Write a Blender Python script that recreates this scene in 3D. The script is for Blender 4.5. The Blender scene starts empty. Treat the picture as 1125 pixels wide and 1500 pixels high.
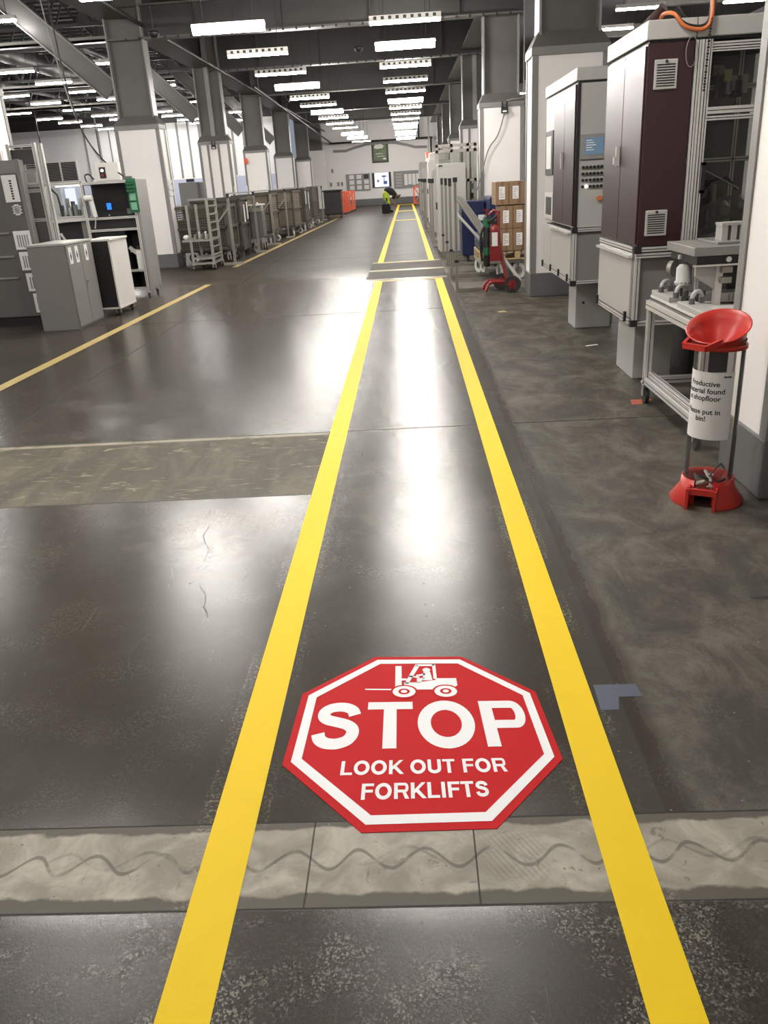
import bpy, math, random
from mathutils import Vector, Matrix
random.seed(7)
PI = math.pi
S = bpy.context.scene
C = S.collection
# ---------------------------------------------------------------- camera
CAMR = Matrix(((0.99807376, 0.04291365, 0.04480164), (0.02518475, 0.37970847, -0.92476332), (-0.05669653, 0.92411033, 0.3778963)))
cd = bpy.data.cameras.new('camera'); cam = bpy.data.objects.new('camera', cd); C.objects.link(cam)
cam.matrix_world = Matrix.Translation((0, 0, 1.55)) @ CAMR.to_4x4()
cd.sensor_fit = 'VERTICAL'; cd.sensor_height = 24.0; cd.lens = 24.0 * 1188.6 / 1500.0
cd.clip_start = 0.02; cd.clip_end = 300
S.camera = cam
# ---------------------------------------------------------------- world and exposure
w = bpy.data.worlds.new('world'); S.world = w; w.use_nodes = True
w.node_tree.nodes['Background'].inputs[0].default_value = (0.75, 0.85, 1, 1)
w.node_tree.nodes['Background'].inputs[1].default_value = 0.3
S.view_settings.view_transform = 'Standard'; S.view_settings.look = 'None'
S.view_settings.gamma = 1; S.view_settings.use_curve_mapping = False
S.view_settings.exposure = 0.1
LAMP_BRIGHT = 135.0; LAMP_DIM = 50.0; LAMP_HALL = 105.0
# ---------------------------------------------------------------- materials
def lin(c):
    return tuple(((v / 12.92) if v <= 0.04045 else ((v + 0.055) / 1.055) ** 2.4) for v in (c[0] / 255, c[1] / 255, c[2] / 255))
def newmat(n):
    m = bpy.data.materials.new(n); m.use_nodes = True
    return m, m.node_tree, m.node_tree.nodes['Principled BSDF']
def mat(n, rgb, rough=0.5, metal=0.0, var=0.08, scale=6.0, bump=0.0, bscale=120.0, coat=0.0, stretch=None, spec=None):
    """procedural paint or metal: albedo with a little noise wear; rgb is linear albedo"""
    m, t, b = newmat(n); N = t.nodes; L = t.links
    tc = N.new('ShaderNodeTexCoord'); mp = N.new('ShaderNodeMapping'); L.new(tc.outputs['Object'], mp.inputs[0])
    if stretch: mp.inputs['Scale'].default_value = stretch
    nz = N.new('ShaderNodeTexNoise'); nz.inputs['Scale'].default_value = scale; nz.inputs['Detail'].default_value = 6
    L.new(mp.outputs[0], nz.inputs['Vector'])
    mx = N.new('ShaderNodeMix'); mx.data_type = 'RGBA'
    mx.inputs['A'].default_value = tuple(c * (1 - var) for c in rgb) + (1,)
    mx.inputs['B'].default_value = tuple(min(1, c * (1 + var)) for c in rgb) + (1,)
    L.new(nz.outputs['Fac'], mx.inputs['Factor']); L.new(mx.outputs['Result'], b.inputs['Base Color'])
    b.inputs['Roughness'].default_value = rough; b.inputs['Metallic'].default_value = metal
    if coat: b.inputs['Coat Weight'].default_value = coat; b.inputs['Coat Roughness'].default_value = 0.12
    if spec is not None: b.inputs['Specular IOR Level'].default_value = spec
    if bump:
        n2 = N.new('ShaderNodeTexNoise'); n2.inputs['Scale'].default_value = bscale; n2.inputs['Detail'].default_value = 4
        L.new(mp.outputs[0], n2.inputs['Vector'])
        bp = N.new('ShaderNodeBump'); bp.inputs['Strength'].default_value = bump; bp.inputs['Distance'].default_value = 0.002
        L.new(n2.outputs['Fac'], bp.inputs['Height']); L.new(bp.outputs[0], b.inputs['Normal'])
    return m
def emat(n, rgb, s, base=0.8):
    m, t, b = newmat(n)
    b.inputs['Base Color'].default_value = (base, base, base, 1); b.inputs['Emission Color'].default_value = tuple(rgb) + (1,)
    b.inputs['Emission Strength'].default_value = s
    return m
def glassmat(n, tint=(0.93, 0.95, 0.94), haze=0.05):
    m, t, b = newmat(n); N = t.nodes; L = t.links; N.remove(b)
    tr = N.new('ShaderNodeBsdfTransparent'); tr.inputs[0].default_value = tuple(tint) + (1,)
    gl = N.new('ShaderNodeBsdfGlossy'); gl.inputs['Roughness'].default_value = 0.08
    df = N.new('ShaderNodeBsdfDiffuse'); df.inputs[0].default_value = (0.6, 0.6, 0.58, 1)
    fr = N.new('ShaderNodeFresnel'); fr.inputs[0].default_value = 1.2
    m1 = N.new('ShaderNodeMixShader'); m2 = N.new('ShaderNodeMixShader'); m2.inputs[0].default_value = haze
    L.new(fr.outputs[0], m1.inputs[0]); L.new(tr.outputs[0], m1.inputs[1]); L.new(gl.outputs[0], m1.inputs[2])
    L.new(m1.outputs[0], m2.inputs[1]); L.new(df.outputs[0], m2.inputs[2])
    L.new(m2.outputs[0], N['Material Output'].inputs[0])
    return m
def meshmat(n, rgb, cell=0.045, wire=0.13, rough=0.6, metal=0.5):
    """welded wire mesh: open cells are transparent"""
    m, t, b = newmat(n); N = t.nodes; L = t.links
    tc = N.new('ShaderNodeTexCoord'); sp = N.new('ShaderNodeSeparateXYZ'); L.new(tc.outputs['Object'], sp.inputs[0])
    def M(op, a, bb=None):
        q = N.new('ShaderNodeMath'); q.operation = op
        for i, v in enumerate((a, bb)):
            if v is None: continue
            if isinstance(v, (int, float)): q.inputs[i].default_value = v
            else: L.new(v, q.inputs[i])
        return q.outputs[0]
    h = M('ADD', sp.outputs['X'], sp.outputs['Y'])
    a = M('LESS_THAN', M('FRACT', M('DIVIDE', h, cell)), wire); c = M('LESS_THAN', M('FRACT', M('DIVIDE', sp.outputs['Z'], cell)), wire)
    k = M('MAXIMUM', a, c)
    b.inputs['Base Color'].default_value = tuple(rgb) + (1,); b.inputs['Roughness'].default_value = rough; b.inputs['Metallic'].default_value = metal
    tr = N.new('ShaderNodeBsdfTransparent'); mx = N.new('ShaderNodeMixShader')
    L.new(k, mx.inputs[0]); L.new(tr.outputs[0], mx.inputs[1]); L.new(b.outputs[0], mx.inputs[2])
    L.new(mx.outputs[0], N['Material Output'].inputs[0])
    return m
W = dict(
 white=mat('white_paint', (0.86, 0.825, 0.795), 0.5, var=0.03, scale=2, bump=0.15, bscale=30),
 wall=mat('wall_plaster', (0.86, 0.835, 0.815), 0.7, var=0.03, scale=0.6, bump=0.1, bscale=20),
 grey=mat('grey_paint', (0.22, 0.21, 0.20), 0.5, var=0.08, scale=4, bump=0.1, bscale=40),
 plinth=mat('plinth_grey', (0.13, 0.13, 0.13), 0.5, var=0.12, scale=8, bump=0.3, bscale=40),
 steel=mat('steel_grey_paint', (0.115, 0.108, 0.10), 0.45, var=0.18, scale=3, bump=0.1, bscale=60),
 flange=mat('steel_flange', (0.26, 0.25, 0.24), 0.4, var=0.1, scale=5),
 dark=mat('dark_ceiling_steel', (0.036, 0.034, 0.032), 0.55, var=0.2, scale=1.5),
 black=mat('black_steel', (0.012, 0.012, 0.012), 0.5, var=0.2),
 alu=mat('anodised_aluminium', (0.70, 0.68, 0.65), 0.38, 0.5, var=0.06, scale=20, stretch=(1, 1, 0.1)),
 alugrey=mat('grey_aluminium', (0.27, 0.255, 0.225), 0.45, 0.3, var=0.1, scale=20),
 galv=mat('galvanised_steel', (0.30, 0.285, 0.255), 0.45, 0.3, var=0.2, scale=12),
 maroon=mat('maroon_paint', (0.030, 0.0075, 0.0095), 0.4, var=0.15, scale=10, bump=0.25, bscale=220, coat=0.12),
 machgrey=mat('machine_light_grey', (0.42, 0.41, 0.385), 0.42, var=0.04, scale=3, bump=0.1, bscale=200),
 cream=mat('machine_cream', (0.60, 0.575, 0.54), 0.45, var=0.03, scale=3),
 cabgrey=mat('cabinet_grey', (0.20, 0.19, 0.178), 0.42, var=0.04, scale=3),
 cabdark=mat('cabinet_dark_grey', (0.115, 0.11, 0.105), 0.45, var=0.06, scale=3),
 plastic_white=mat('white_laminate', (0.72, 0.69, 0.65), 0.4, var=0.02),
 paper=mat('paper', (0.80, 0.78, 0.76), 0.7, var=0.02),
 ink=mat('ink', (0.02, 0.02, 0.02), 0.6, var=0.05),
 rubber=mat('rubber', (0.02, 0.02, 0.02), 0.7, var=0.2),
 wheelw=mat('white_nylon', (0.62, 0.60, 0.57), 0.45, var=0.06),
 red=mat('red_plastic', (0.55, 0.035, 0.024), 0.35, var=0.06, scale=8),
 redmet=mat('red_enamel', (0.24, 0.014, 0.014), 0.35, var=0.1, scale=10, coat=0.3),
 orange=mat('orange_plastic', (0.75, 0.12, 0.05), 0.45, var=0.08),
 cableor=mat('orange_cable', (0.62, 0.17, 0.05), 0.45, var=0.08),
 yellow=mat('yellow_tape', (0.85, 0.585, 0.011), 0.55, spec=0.2, var=0.035, scale=14, bump=0.15, bscale=180),
 yellowold=mat('worn_yellow_tape', (0.44, 0.32, 0.11), 0.55, var=0.25, scale=9, bump=0.2),
 signred=mat('sign_red', (0.54, 0.017, 0.02), 0.6, var=0.03, spec=0.08),
 signwhite=mat('sign_white', (0.88, 0.88, 0.88), 0.6, var=0.02, spec=0.1),
 blue=mat('blue_plastic', (0.006, 0.013, 0.062), 0.4, var=0.1),
 carton=mat('carton', (0.25, 0.155, 0.085), 0.75, var=0.08, scale=8),
 tape=mat('packing_tape', (0.16, 0.095, 0.05), 0.35, var=0.08),
 wood=mat('pallet_wood', (0.50, 0.36, 0.19), 0.7, var=0.25, scale=6, stretch=(1, 8, 8)),
 green=mat('green_plastic', (0.02, 0.13, 0.055), 0.4, var=0.1),
 cage=mat('cage_steel', (0.085, 0.075, 0.058), 0.55, 0.3, var=0.3, scale=14),
 granite=mat('grey_granite', (0.25, 0.24, 0.22), 0.4, var=0.15, scale=60),
 skin=mat('skin', (0.30, 0.16, 0.10), 0.5, var=0.05),
 cloth=mat('black_cloth', (0.014, 0.014, 0.016), 0.85, var=0.2),
 hivis=mat('high_visibility_yellow', (0.62, 0.80, 0.06), 0.7, var=0.1, scale=12),
 clad=mat('white_cladding', (0.84, 0.82, 0.82), 0.5, var=0.04, scale=1),
 lavender=mat('pale_blue_panel', (0.50, 0.53, 0.66), 0.6, var=0.04, scale=1),
 louvre=mat('dark_louvre', (0.05, 0.05, 0.045), 0.5, var=0.2),
 boardgrey=mat('board_grey', (0.26, 0.25, 0.24), 0.6, var=0.05),
 meadow=mat('poster_green', (0.13, 0.17, 0.07), 0.5, var=0.6, scale=5),
 glass=glassmat('clear_glass', (0.93, 0.95, 0.94), 0.03), tubeglass=glassmat('clear_tube', (0.95, 0.95, 0.94), 0.05),
 dglass=glassmat('tinted_glass', (0.72, 0.73, 0.70), 0.02),
 mesh=meshmat('wire_mesh', (0.14, 0.12, 0.09), 0.05, 0.26), mesh2=meshmat('slatted_mesh', (0.24, 0.20, 0.15), 0.06, 0.5),
 lampb=emat('lamp_diffuser_bright', (1, 0.958, 0.90), LAMP_BRIGHT), lampd=emat('lamp_tube', (1, 0.958, 0.90), LAMP_DIM),
 lamph=emat('hall_lamp_tube', (1, 0.972, 0.94), LAMP_HALL),
 screenb=emat('screen_blue', (0.02, 0.22, 1.0), 1.3, 0.02), screeng=emat('screen_grey_blue', (0.10, 0.17, 0.24), 0.9, 0.02), screenw=emat('screen_white', (0.85, 0.88, 1.0), 1.1, 0.05),
 ledw=emat('indicator_lamp', (1, 0.95, 0.85), 3),
)
# ---------------------------------------------------------------- mesh builder
class MB:
    def __init__(s): s.v = []; s.f = []; s.mi = []; s.m = 0; s.sm = False; s.fs = []
    def add(s, vs, fs):
        o = len(s.v); s.v += [Vector(p) for p in vs]
        for f in fs: s.f.append([i + o for i in f]); s.mi.append(s.m); s.fs.append(s.sm)
        return s
    def box(s, x0, x1, y0, y1, z0, z1):
        v = [(x, y, z) for x in (x0, x1) for y in (y0, y1) for z in (z0, z1)]
        return s.add(v, [(0, 1, 3, 2), (4, 6, 7, 5), (0, 4, 5, 1), (2, 3, 7, 6), (0, 2, 6, 4), (1, 5, 7, 3)])
    def bar(s, p, q, w, h=None, up=(0, 0, 1)):
        p, q = Vector(p), Vector(q); h = w if h is None else h; d = (q - p).normalized(); u = Vector(up)
        if abs(d.dot(u)) > 0.98: u = Vector((0, 1, 0))
        a = d.cross(u).normalized(); b = a.cross(d).normalized()
        v = [e + a * (w / 2 * i) + b * (h / 2 * j) for e in (p, q) for i in (-1, 1) for j in (-1, 1)]
        return s.add(v, [(0, 1, 3, 2), (4, 6, 7, 5), (0, 4, 5, 1), (2, 3, 7, 6), (0, 2, 6, 4), (1, 5, 7, 3)])
    def cyl(s, p, q, r, n=12, r2=None, cap=True):
        p, q = Vector(p), Vector(q); r2 = r if r2 is None else r2; d = (q - p).normalized()
        u = Vector((0, 0, 1)) if abs(d.z) < 0.95 else Vector((1, 0, 0)); a = d.cross(u).normalized(); b = d.cross(a)
        v = [e + (a * math.cos(2 * PI * k / n) + b * math.sin(2 * PI * k / n)) * rr for e, rr in ((p, r), (q, r2)) for k in range(n)]
        o = s.sm; s.sm = True; s.add(v, [(k, (k + 1) % n, n + (k + 1) % n, n + k) for k in range(n)]); s.sm = o
        if cap: s.add(v[:n], [tuple(range(n - 1, -1, -1))]); s.add(v[n:], [tuple(range(n))])
        return s
    def tube(s, pts, r, n=8, closed=False):
        P = [Vector(p) for p in pts]; m = len(P); v = []; pu = None
        for i in range(m):
            d = ((P[(i + 1) % m] - P[i - 1]) if closed else (P[min(i + 1, m - 1)] - P[max(i - 1, 0)])).normalized()
            if pu is None: pu = Vector((0, 0, 1)) if abs(d.z) < 0.9 else Vector((1, 0, 0))
            a = d.cross(pu).normalized(); pu = a.cross(d).normalized()
            v += [P[i] + (a * math.cos(2 * PI * k / n) + pu * math.sin(2 * PI * k / n)) * r for k in range(n)]
        o = s.sm; s.sm = True
        s.add(v, [(i * n + k, i * n + (k + 1) % n, ((i + 1) % m) * n + (k + 1) % n, ((i + 1) % m) * n + k) for i in range(m if closed else m - 1) for k in range(n)]); s.sm = o
        if not closed: s.add(v[:n], [tuple(range(n))]); s.add(v[-n:], [tuple(range(n - 1, -1, -1))])
        return s
    def lathe(s, prof, c, n=32, a0=0, a1=2 * PI):
        c = Vector(c); m = len(prof); full = abs(a1 - a0 - 2 * PI) < 1e-6; k = n if full else n + 1
        v = [c + Vector((r * math.cos(a0 + (a1 - a0) * i / n), r * math.sin(a0 + (a1 - a0) * i / n), z)) for i in range(k) for r, z in prof]
        o = s.sm; s.sm = True
        s.add(v, [(i * m + j, ((i + 1) % k) * m + j, ((i + 1) % k) * m + j + 1, i * m + j + 1) for i in range(n) for j in range(m - 1)]); s.sm = o
        return s
    def prism(s, pts, ext):
        e = Vector(ext); n = len(pts); v = [Vector(p) for p in pts] + [Vector(p) + e for p in pts]
        return s.add(v, [tuple(range(n - 1, -1, -1)), tuple(range(n, 2 * n))] + [(k, (k + 1) % n, n + (k + 1) % n, n + k) for k in range(n)])
    def ball(s, c, rx, ry=None, rz=None, n=12, m=8):
        ry = rx if ry is None else ry; rz = rx if rz is None else rz; c = Vector(c)
        v = [c + Vector((rx * math.sin(PI * j / m) * math.cos(2 * PI * i / n), ry * math.sin(PI * j / m) * math.sin(2 * PI * i / n), rz * math.cos(PI * j / m))) for j in range(m + 1) for i in range(n)]
        o = s.sm; s.sm = True
        s.add(v, [(j * n + i, (j + 1) * n + i, (j + 1) * n + (i + 1) % n, j * n + (i + 1) % n) for j in range(m) for i in range(n)]); s.sm = o
        return s
def wloc(p):
    v = Vector((0, 0, 0))
    while p is not None: v += p.location; p = p.parent
    return v
def part(name, mb, mats, parent=None, bevel=0.0, solid=0.0):
    """link what mb holds (written in world coordinates) as one mesh object under parent"""
    me = bpy.data.meshes.new(name); o0 = wloc(parent)
    me.from_pydata([tuple(v - o0) for v in mb.v], [], mb.f)
    for x in (mats if isinstance(mats, (list, tuple)) else [mats]): me.materials.append(W[x] if isinstance(x, str) else x)
    me.polygons.foreach_set('material_index', mb.mi); me.polygons.foreach_set('use_smooth', mb.fs); me.update()
    o = bpy.data.objects.new(name, me); C.objects.link(o); o.parent = parent
    if solid: q = o.modifiers.new('s', 'SOLIDIFY'); q.thickness = solid; q.offset = 0
    if bevel: q = o.modifiers.new('b', 'BEVEL'); q.width = bevel; q.segments = 2; q.limit_method = 'ANGLE'; q.angle_limit = 0.7
    return o
def tag(o, label, cat, group=None, kind=None):
    o['label'] = label; o['category'] = cat
    if group: o['group'] = group
    if kind: o['kind'] = kind
    return o
def thing(name, label, cat, loc, group=None):
    o = bpy.data.objects.new(name, None); C.objects.link(o); o.location = loc; o.empty_display_size = 0.1
    return tag(o, label, cat, group)
def struct(name, mb, m, **k):
    o = part(name, mb, m, **k); o['kind'] = 'structure'; return o
def copy_tree(o, loc=None, label=None, parent=None):
    c = o.copy(); C.objects.link(c)
    if parent is not None: c.parent = parent
    if loc is not None: c.location = loc
    if label: c['label'] = label
    for ch in list(o.children): copy_tree(ch, parent=c)
    return c
def text(name, s, size, m, parent, place, bold=0.0, spacing=1.0, align='CENTER', sx=1.0):
    """lettering as a mesh; place maps (u, v) of the text plane to a world point"""
    cu = bpy.data.curves.new(name, 'FONT'); cu.body = s; cu.size = size; cu.align_x = align; cu.offset = bold; cu.space_character = spacing; cu.resolution_u = 6
    to = bpy.data.objects.new(name, cu); C.objects.link(to)
    bpy.context.view_layer.update()
    me = bpy.data.meshes.new_from_object(to.evaluated_get(bpy.context.evaluated_depsgraph_get())); bpy.data.objects.remove(to); me.name = name
    o0 = wloc(parent)
    for v in me.vertices: v.co = Vector(place(v.co.x * sx, v.co.y)) - o0
    me.materials.clear(); me.materials.append(W[m])
    o = bpy.data.objects.new(name, me); C.objects.link(o); o.parent = parent
    return o
ORD = ['nearest', 'second', 'third', 'fourth', 'fifth', 'sixth', 'seventh', 'eighth', 'ninth', 'tenth', 'eleventh', 'twelfth', 'thirteenth', 'fourteenth', 'fifteenth', 'sixteenth', 'seventeenth', 'eighteenth', 'nineteenth', 'twentieth']
# ---------------------------------------------------------------- floor
def floor_material():
    m, t, b = newmat('polished_concrete'); N = t.nodes; L = t.links
    def M(op, *a):
        q = N.new('ShaderNodeMath'); q.operation = op
        for i, v in enumerate(a):
            if isinstance(v, (int, float)): q.inputs[i].default_value = v
            else: L.new(v, q.inputs[i])
        return q.outputs[0]
    tc = N.new('ShaderNodeTexCoord'); P = tc.outputs['Object']; sp = N.new('ShaderNodeSeparateXYZ'); L.new(P, sp.inputs[0]); X, Y = sp.outputs[0], sp.outputs[1]
    def noise(sc, det=5, stretch=None, rough=0.55, dist=0.0):
        n = N.new('ShaderNodeTexNoise'); n.inputs['Scale'].default_value = sc; n.inputs['Detail'].default_value = det; n.inputs['Roughness'].default_value = rough; n.inputs['Distortion'].default_value = dist
        if stretch:
            mp = N.new('ShaderNodeMapping'); mp.inputs['Scale'].default_value = stretch[:3]
            if len(stretch) > 3: mp.inputs['Rotation'].default_value = (0, 0, stretch[3])
            L.new(P, mp.inputs[0]); L.new(mp.outputs[0], n.inputs['Vector'])
        else: L.new(P, n.inputs['Vector'])
        return n.outputs['Fac']
    def ramp(v, a, c):
        q = N.new('ShaderNodeMapRange'); q.clamp = True; q.interpolation_type = 'SMOOTHSTEP'
        L.new(v, q.inputs[0]); q.inputs[1].default_value = a; q.inputs[2].default_value = c
        return q.outputs[0]
    def inv(v): return M('SUBTRACT', 1.0, v)
    def band(v, a, c, soft=0.01): return M('MULTIPLY', ramp(v, a - soft, a + soft), inv(ramp(v, c - soft, c + soft)))
    def mix(f, a, c):
        q = N.new('ShaderNodeMix'); q.data_type = 'RGBA'
        L.new(f, q.inputs['Factor'])
        for k, v in (('A', a), ('B', c)):
            if isinstance(v, tuple): q.inputs[k].default_value = v + (1,)
            else: L.new(v, q.inputs[k])
        return q.outputs['Result']
    def fm(f, a, c):
        q = N.new('ShaderNodeMix'); q.data_type = 'FLOAT'; L.new(f, q.inputs['Factor'])
        for k, v in (('A', a), ('B', c)):
            if isinstance(v, (int, float)): q.inputs[k].default_value = v
            else: L.new(v, q.inputs[k])
        return q.outputs['Result']
    big = noise(0.9, 6); med = noise(5, 6); fine = noise(90, 3); grit = noise(230, 2); wob = noise(7, 4)
    streak = noise(3.5, 7, (1, 0.35, 1, 0.5), 0.65, 0.6); scuff = noise(3.4, 11, (1.0, 0.7, 1, 0.6), 0.78, 0.6)
    base = mix(big, (0.033, 0.028, 0.022), (0.068, 0.059, 0.046))
    base = mix(M('MULTIPLY', ramp(med, 0.55, 0.8), 0.35), base, (0.085, 0.076, 0.062))
    # matte, scuffed side right of the lane
    wx = M('ADD', X, M('MULTIPLY', M('SUBTRACT', wob, 0.5), 0.05))
    right = ramp(wx, 0.62, 0.72)
    rc = mix(ramp(scuff, 0.38, 0.72), (0.046, 0.040, 0.032), (0.150, 0.133, 0.106))
    base = mix(right, base, rc)
    strip = band(X, 0.52, 0.60, 0.006)
    base = mix(M('MULTIPLY', strip, 0.5), base, (0.075, 0.072, 0.062))
    # bare repair patch left of the lane
    patch = M('MULTIPLY', band(M('ADD', Y, M('MULTIPLY', M('SUBTRACT', wob, 0.5), 0.02)), 4.10, 5.24, 0.006), inv(ramp(X, -0.58, -0.57)))
    pc = mix(ramp(streak, 0.40, 0.70), (0.075, 0.065, 0.045), (0.14, 0.12, 0.084))
    pc = mix(ramp(noise(5, 8, (0.7, 2.2, 1, 0.3), 0.7, 1.5), 0.56, 0.66), pc, (0.24, 0.205, 0.145))
    base = mix(patch, base, pc)
    lines = band(Y, 5.20, 5.27, 0.012)
    base = mix(M('MULTIPLY', M('MULTIPLY', lines, inv(ramp(X, -0.6, -0.58))), ramp(scuff, 0.3, 0.5)), base, (0.30, 0.27, 0.21))
    # pale concrete strip across the lane
    ys = M('ADD', Y, M('MULTIPLY', M('SUBTRACT', noise(9, 5), 0.5), 0.06))
    st = M('MULTIPLY', band(ys, 1.425, 1.635, 0.006), 1.0); st2 = band(Y, 1.385, 1.66, 0.003)
    base = mix(st2, base, (0.095, 0.084, 0.066))
    sc = mix(ramp(noise(6, 8, None, 0.65, 0.8), 0.35, 0.7), (0.245, 0.218, 0.175), (0.44, 0.40, 0.335))
    base = mix(st, base, sc)
    stw = inv(ramp(noise(18, 8, None, 0.75, 1.0), 0.36, 0.40))
    base = mix(M('MULTIPLY', M('MULTIPLY', st, stw), 0.6), base, (0.09, 0.08, 0.062))
    # wavy wheel marks on the strip
    def wave(y0, wl, amp, ph, th):
        xx = M('ADD', X, M('MULTIPLY', noise(2.2, 2), 0.10))
        s_ = M('MULTIPLY', M('SINE', M('ADD', M('MULTIPLY', xx, 2 * PI / wl), ph)), amp)
        d = M('ABSOLUTE', M('SUBTRACT', M('SUBTRACT', Y, y0), s_))
        return inv(ramp(d, th * 0.35, th))
    w1 = M('MULTIPLY', wave(1.53, 0.165, 0.030, 0.6, 0.009), ramp(noise(10, 3), 0.30, 0.5))
    w2 = M('MULTIPLY', wave(1.54, 0.215, 0.028, 2.1, 0.008), ramp(noise(4, 3), 0.45, 0.62))
    tread = M('MULTIPLY', ramp(M('SINE', M('MULTIPLY', M('ADD', X, M('MULTIPLY', Y, 0.6)), 420)), 0.1, 0.6), M('MULTIPLY', band(X, 0.13, 0.27, 0.03), band(ys, 1.46, 1.6, 0.03)))
    wv = M('MULTIPLY', M('MAXIMUM', M('MAXIMUM', w1, M('MULTIPLY', w2, 0.7)), M('MULTIPLY', tread, 0.4)), st2)
    base = mix(M('MULTIPLY', wv, 0.62), base, (0.06, 0.052, 0.04))
    # pale dust beside the tapes
    dn = ramp(noise(85, 7, None, 0.8), 0.50, 0.60)
    def near(x0, wd): return inv(ramp(M('ABSOLUTE', M('SUBTRACT', X, x0)), wd * 0.3, wd))
    dust = M('MULTIPLY', M('MULTIPLY', M('MAXIMUM', M('MAXIMUM', near(-0.60, 0.035), near(0.395, 0.035)), M('MAXIMUM', near(0.535, 0.025), M('MULTIPLY', near(-0.45, 0.02), 0.5))), dn), ramp(noise(1.6, 4), 0.42, 0.6))
    base = mix(M('MULTIPLY', M('MULTIPLY', dust, inv(ramp(Y, 3.5, 5))), 0.8), base, (0.34, 0.30, 0.23))
    # dark strips of the drain grates across the lane
    grate = M('MAXIMUM', band(Y, 14.25, 15.5, 0.02), band(Y, 15.75, 17.1, 0.02)); gx = band(X, -0.75, 0.62, 0.02)
    gl = M('MULTIPLY', grate, gx)
    base = mix(M('MULTIPLY', gl, 0.85), base, mix(ramp(M('SINE', M('MULTIPLY', Y, 90)), -0.3, 0.3), (0.035, 0.031, 0.024), (0.085, 0.075, 0.06)))
    base = mix(M('MULTIPLY', M('MAXIMUM', M('MAXIMUM', band(Y, 15.5, 15.75, 0.02), band(Y, 17.1, 17.3, 0.02)), band(Y, 14.03, 14.25, .02)), gx), base, (0.30, 0.25, 0.14))
    fr = M('MULTIPLY', ramp(X, 0.62, 0.64), M('MAXIMUM', band(Y, 12.2, 13.2, 0.02), band(Y, 14.8, 15.6, 0.02)))
    base = mix(M('MULTIPLY', fr, 0.5), base, (0.20, 0.19, 0.165))
    # joints
    def joint(v, a, wd, amp=0.006):
        vv = M('ADD', v, M('MULTIPLY', M('SUBTRACT', wob, 0.5), amp)); return inv(ramp(M('ABSOLUTE', M('SUBTRACT', vv, a)), wd * 0.4, wd))
    J = joint(Y, 5.26, 0.011)
    for a in (1.385, 1.66): J = M('MAXIMUM', J, joint(Y, a, 0.004, 0.002))
    for a in (10.6, 18.8, 26.6, 34.8, 43.3): J = M('MAXIMUM', J, joint(Y, a, 0.02, 0.01))
    for a in (-0.31, 0.93, 0.10): J = M('MAXIMUM', J, M('MULTIPLY', joint(X, a, 0.003, 0.004), st2))
    for a in (-3.0, 4.6): J = M('MAXIMUM', J, M('MULTIPLY', joint(X, a, 0.008), 0.7))
    J = M('MAXIMUM', J, M('MULTIPLY', joint(Y, 4.09, 0.006), inv(ramp(X, -0.6, -0.58))))
    base = mix(M('MULTIPLY', J, 0.85), base, (0.022, 0.019, 0.015))
    # scattered pale chips and dark pits
    vo = N.new('ShaderNodeTexVoronoi'); vo.inputs['Scale'].default_value = 26; L.new(P, vo.inputs['Vector'])
    vd = N.new('ShaderNodeSeparateColor'); L.new(vo.outputs['Color'], vd.inputs[0])
    chip = M('MULTIPLY', inv(ramp(vo.outputs['Distance'], 0.05, 0.10)), M('GREATER_THAN', vd.outputs[0], 0.80))
    pit = M('MULTIPLY', inv(ramp(vo.outputs['Distance'], 0.05, 0.11)), M('LESS_THAN', vd.outputs[0], 0.15))
    base = mix(M('MULTIPLY', chip, 0.55), base, (0.34, 0.31, 0.25))
    base = mix(M('MULTIPLY', pit, 0.6), base, (0.02, 0.018, 0.015))
    agg = M('MULTIPLY', ramp(grit, 0.60, 0.72), M('ADD', 0.35, M('MULTIPLY', inv(ramp(Y, 1.2, 1.5)), 0.15)))
    base = mix(M('MULTIPLY', agg, M('MULTIPLY', inv(st2), 0.5)), base, (0.24, 0.22, 0.185))
    base = mix(M('MULTIPLY', inv(ramp(Y, 1.37, 1.39)), 0.5), base, (0.030, 0.026, 0.021))
    v2 = N.new('ShaderNodeTexVoronoi'); v2.inputs['Scale'].default_value = 210; L.new(P, v2.inputs['Vector'])
    s2 = N.new('ShaderNodeSeparateColor'); L.new(v2.outputs['Color'], s2.inputs[0])
    rough_zone = M('MULTIPLY', inv(ramp(ys, 1.37, 1.40)), M('ADD', 0.05, ramp(noise(3.2, 6, None, 0.7), 0.47, 0.60)))
    stone = M('MULTIPLY', ramp(s2.outputs[0], 0.62, 0.9), M('ADD', rough_zone, M('MULTIPLY', ramp(noise(3, 5), 0.45, 0.65), 0.22)))
    base = mix(M('MULTIPLY', stone, M('MULTIPLY', inv(st2), 0.75)), base, (0.26, 0.24, 0.20))  # aggregate grains, with the sparkle of lamp light put into their pale colour
    # fine scratches
    scr = M('MULTIPLY', ramp(noise(9, 3, (6, 0.25, 1, 0.45), 0.5), 0.70, 0.76), 0.25)
    base = mix(scr, base, (0.2, 0.18, 0.15))
    L.new(base, b.inputs['Base Color'])
    r = M('ADD', 0.18, M('MULTIPLY', med, 0.06)); r = M('ADD', r, M('MULTIPLY', ramp(fine, 0.5, 0.8), 0.06)); r = M('ADD', r, M('ADD', M('MULTIPLY', ramp(Y, 3.8, 6.0), 0.03), M('MULTIPLY', ramp(Y, 14.2, 17), 0.22)))
    r = fm(patch, r, 0.62); r = fm(right, r, 0.50); r = fm(st2, r, 0.60); r = fm(J, r, 0.8); r = fm(M('MULTIPLY', gl, 1.0), r, 0.55)
    r = fm(inv(ramp(Y, 1.3, 1.42)), r, M('ADD', 0.30, M('MULTIPLY', rough_zone, M('SUBTRACT', M('MULTIPLY', s2.outputs[1], 0.3), 0.12))))
    L.new(r, b.inputs['Roughness'])
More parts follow.
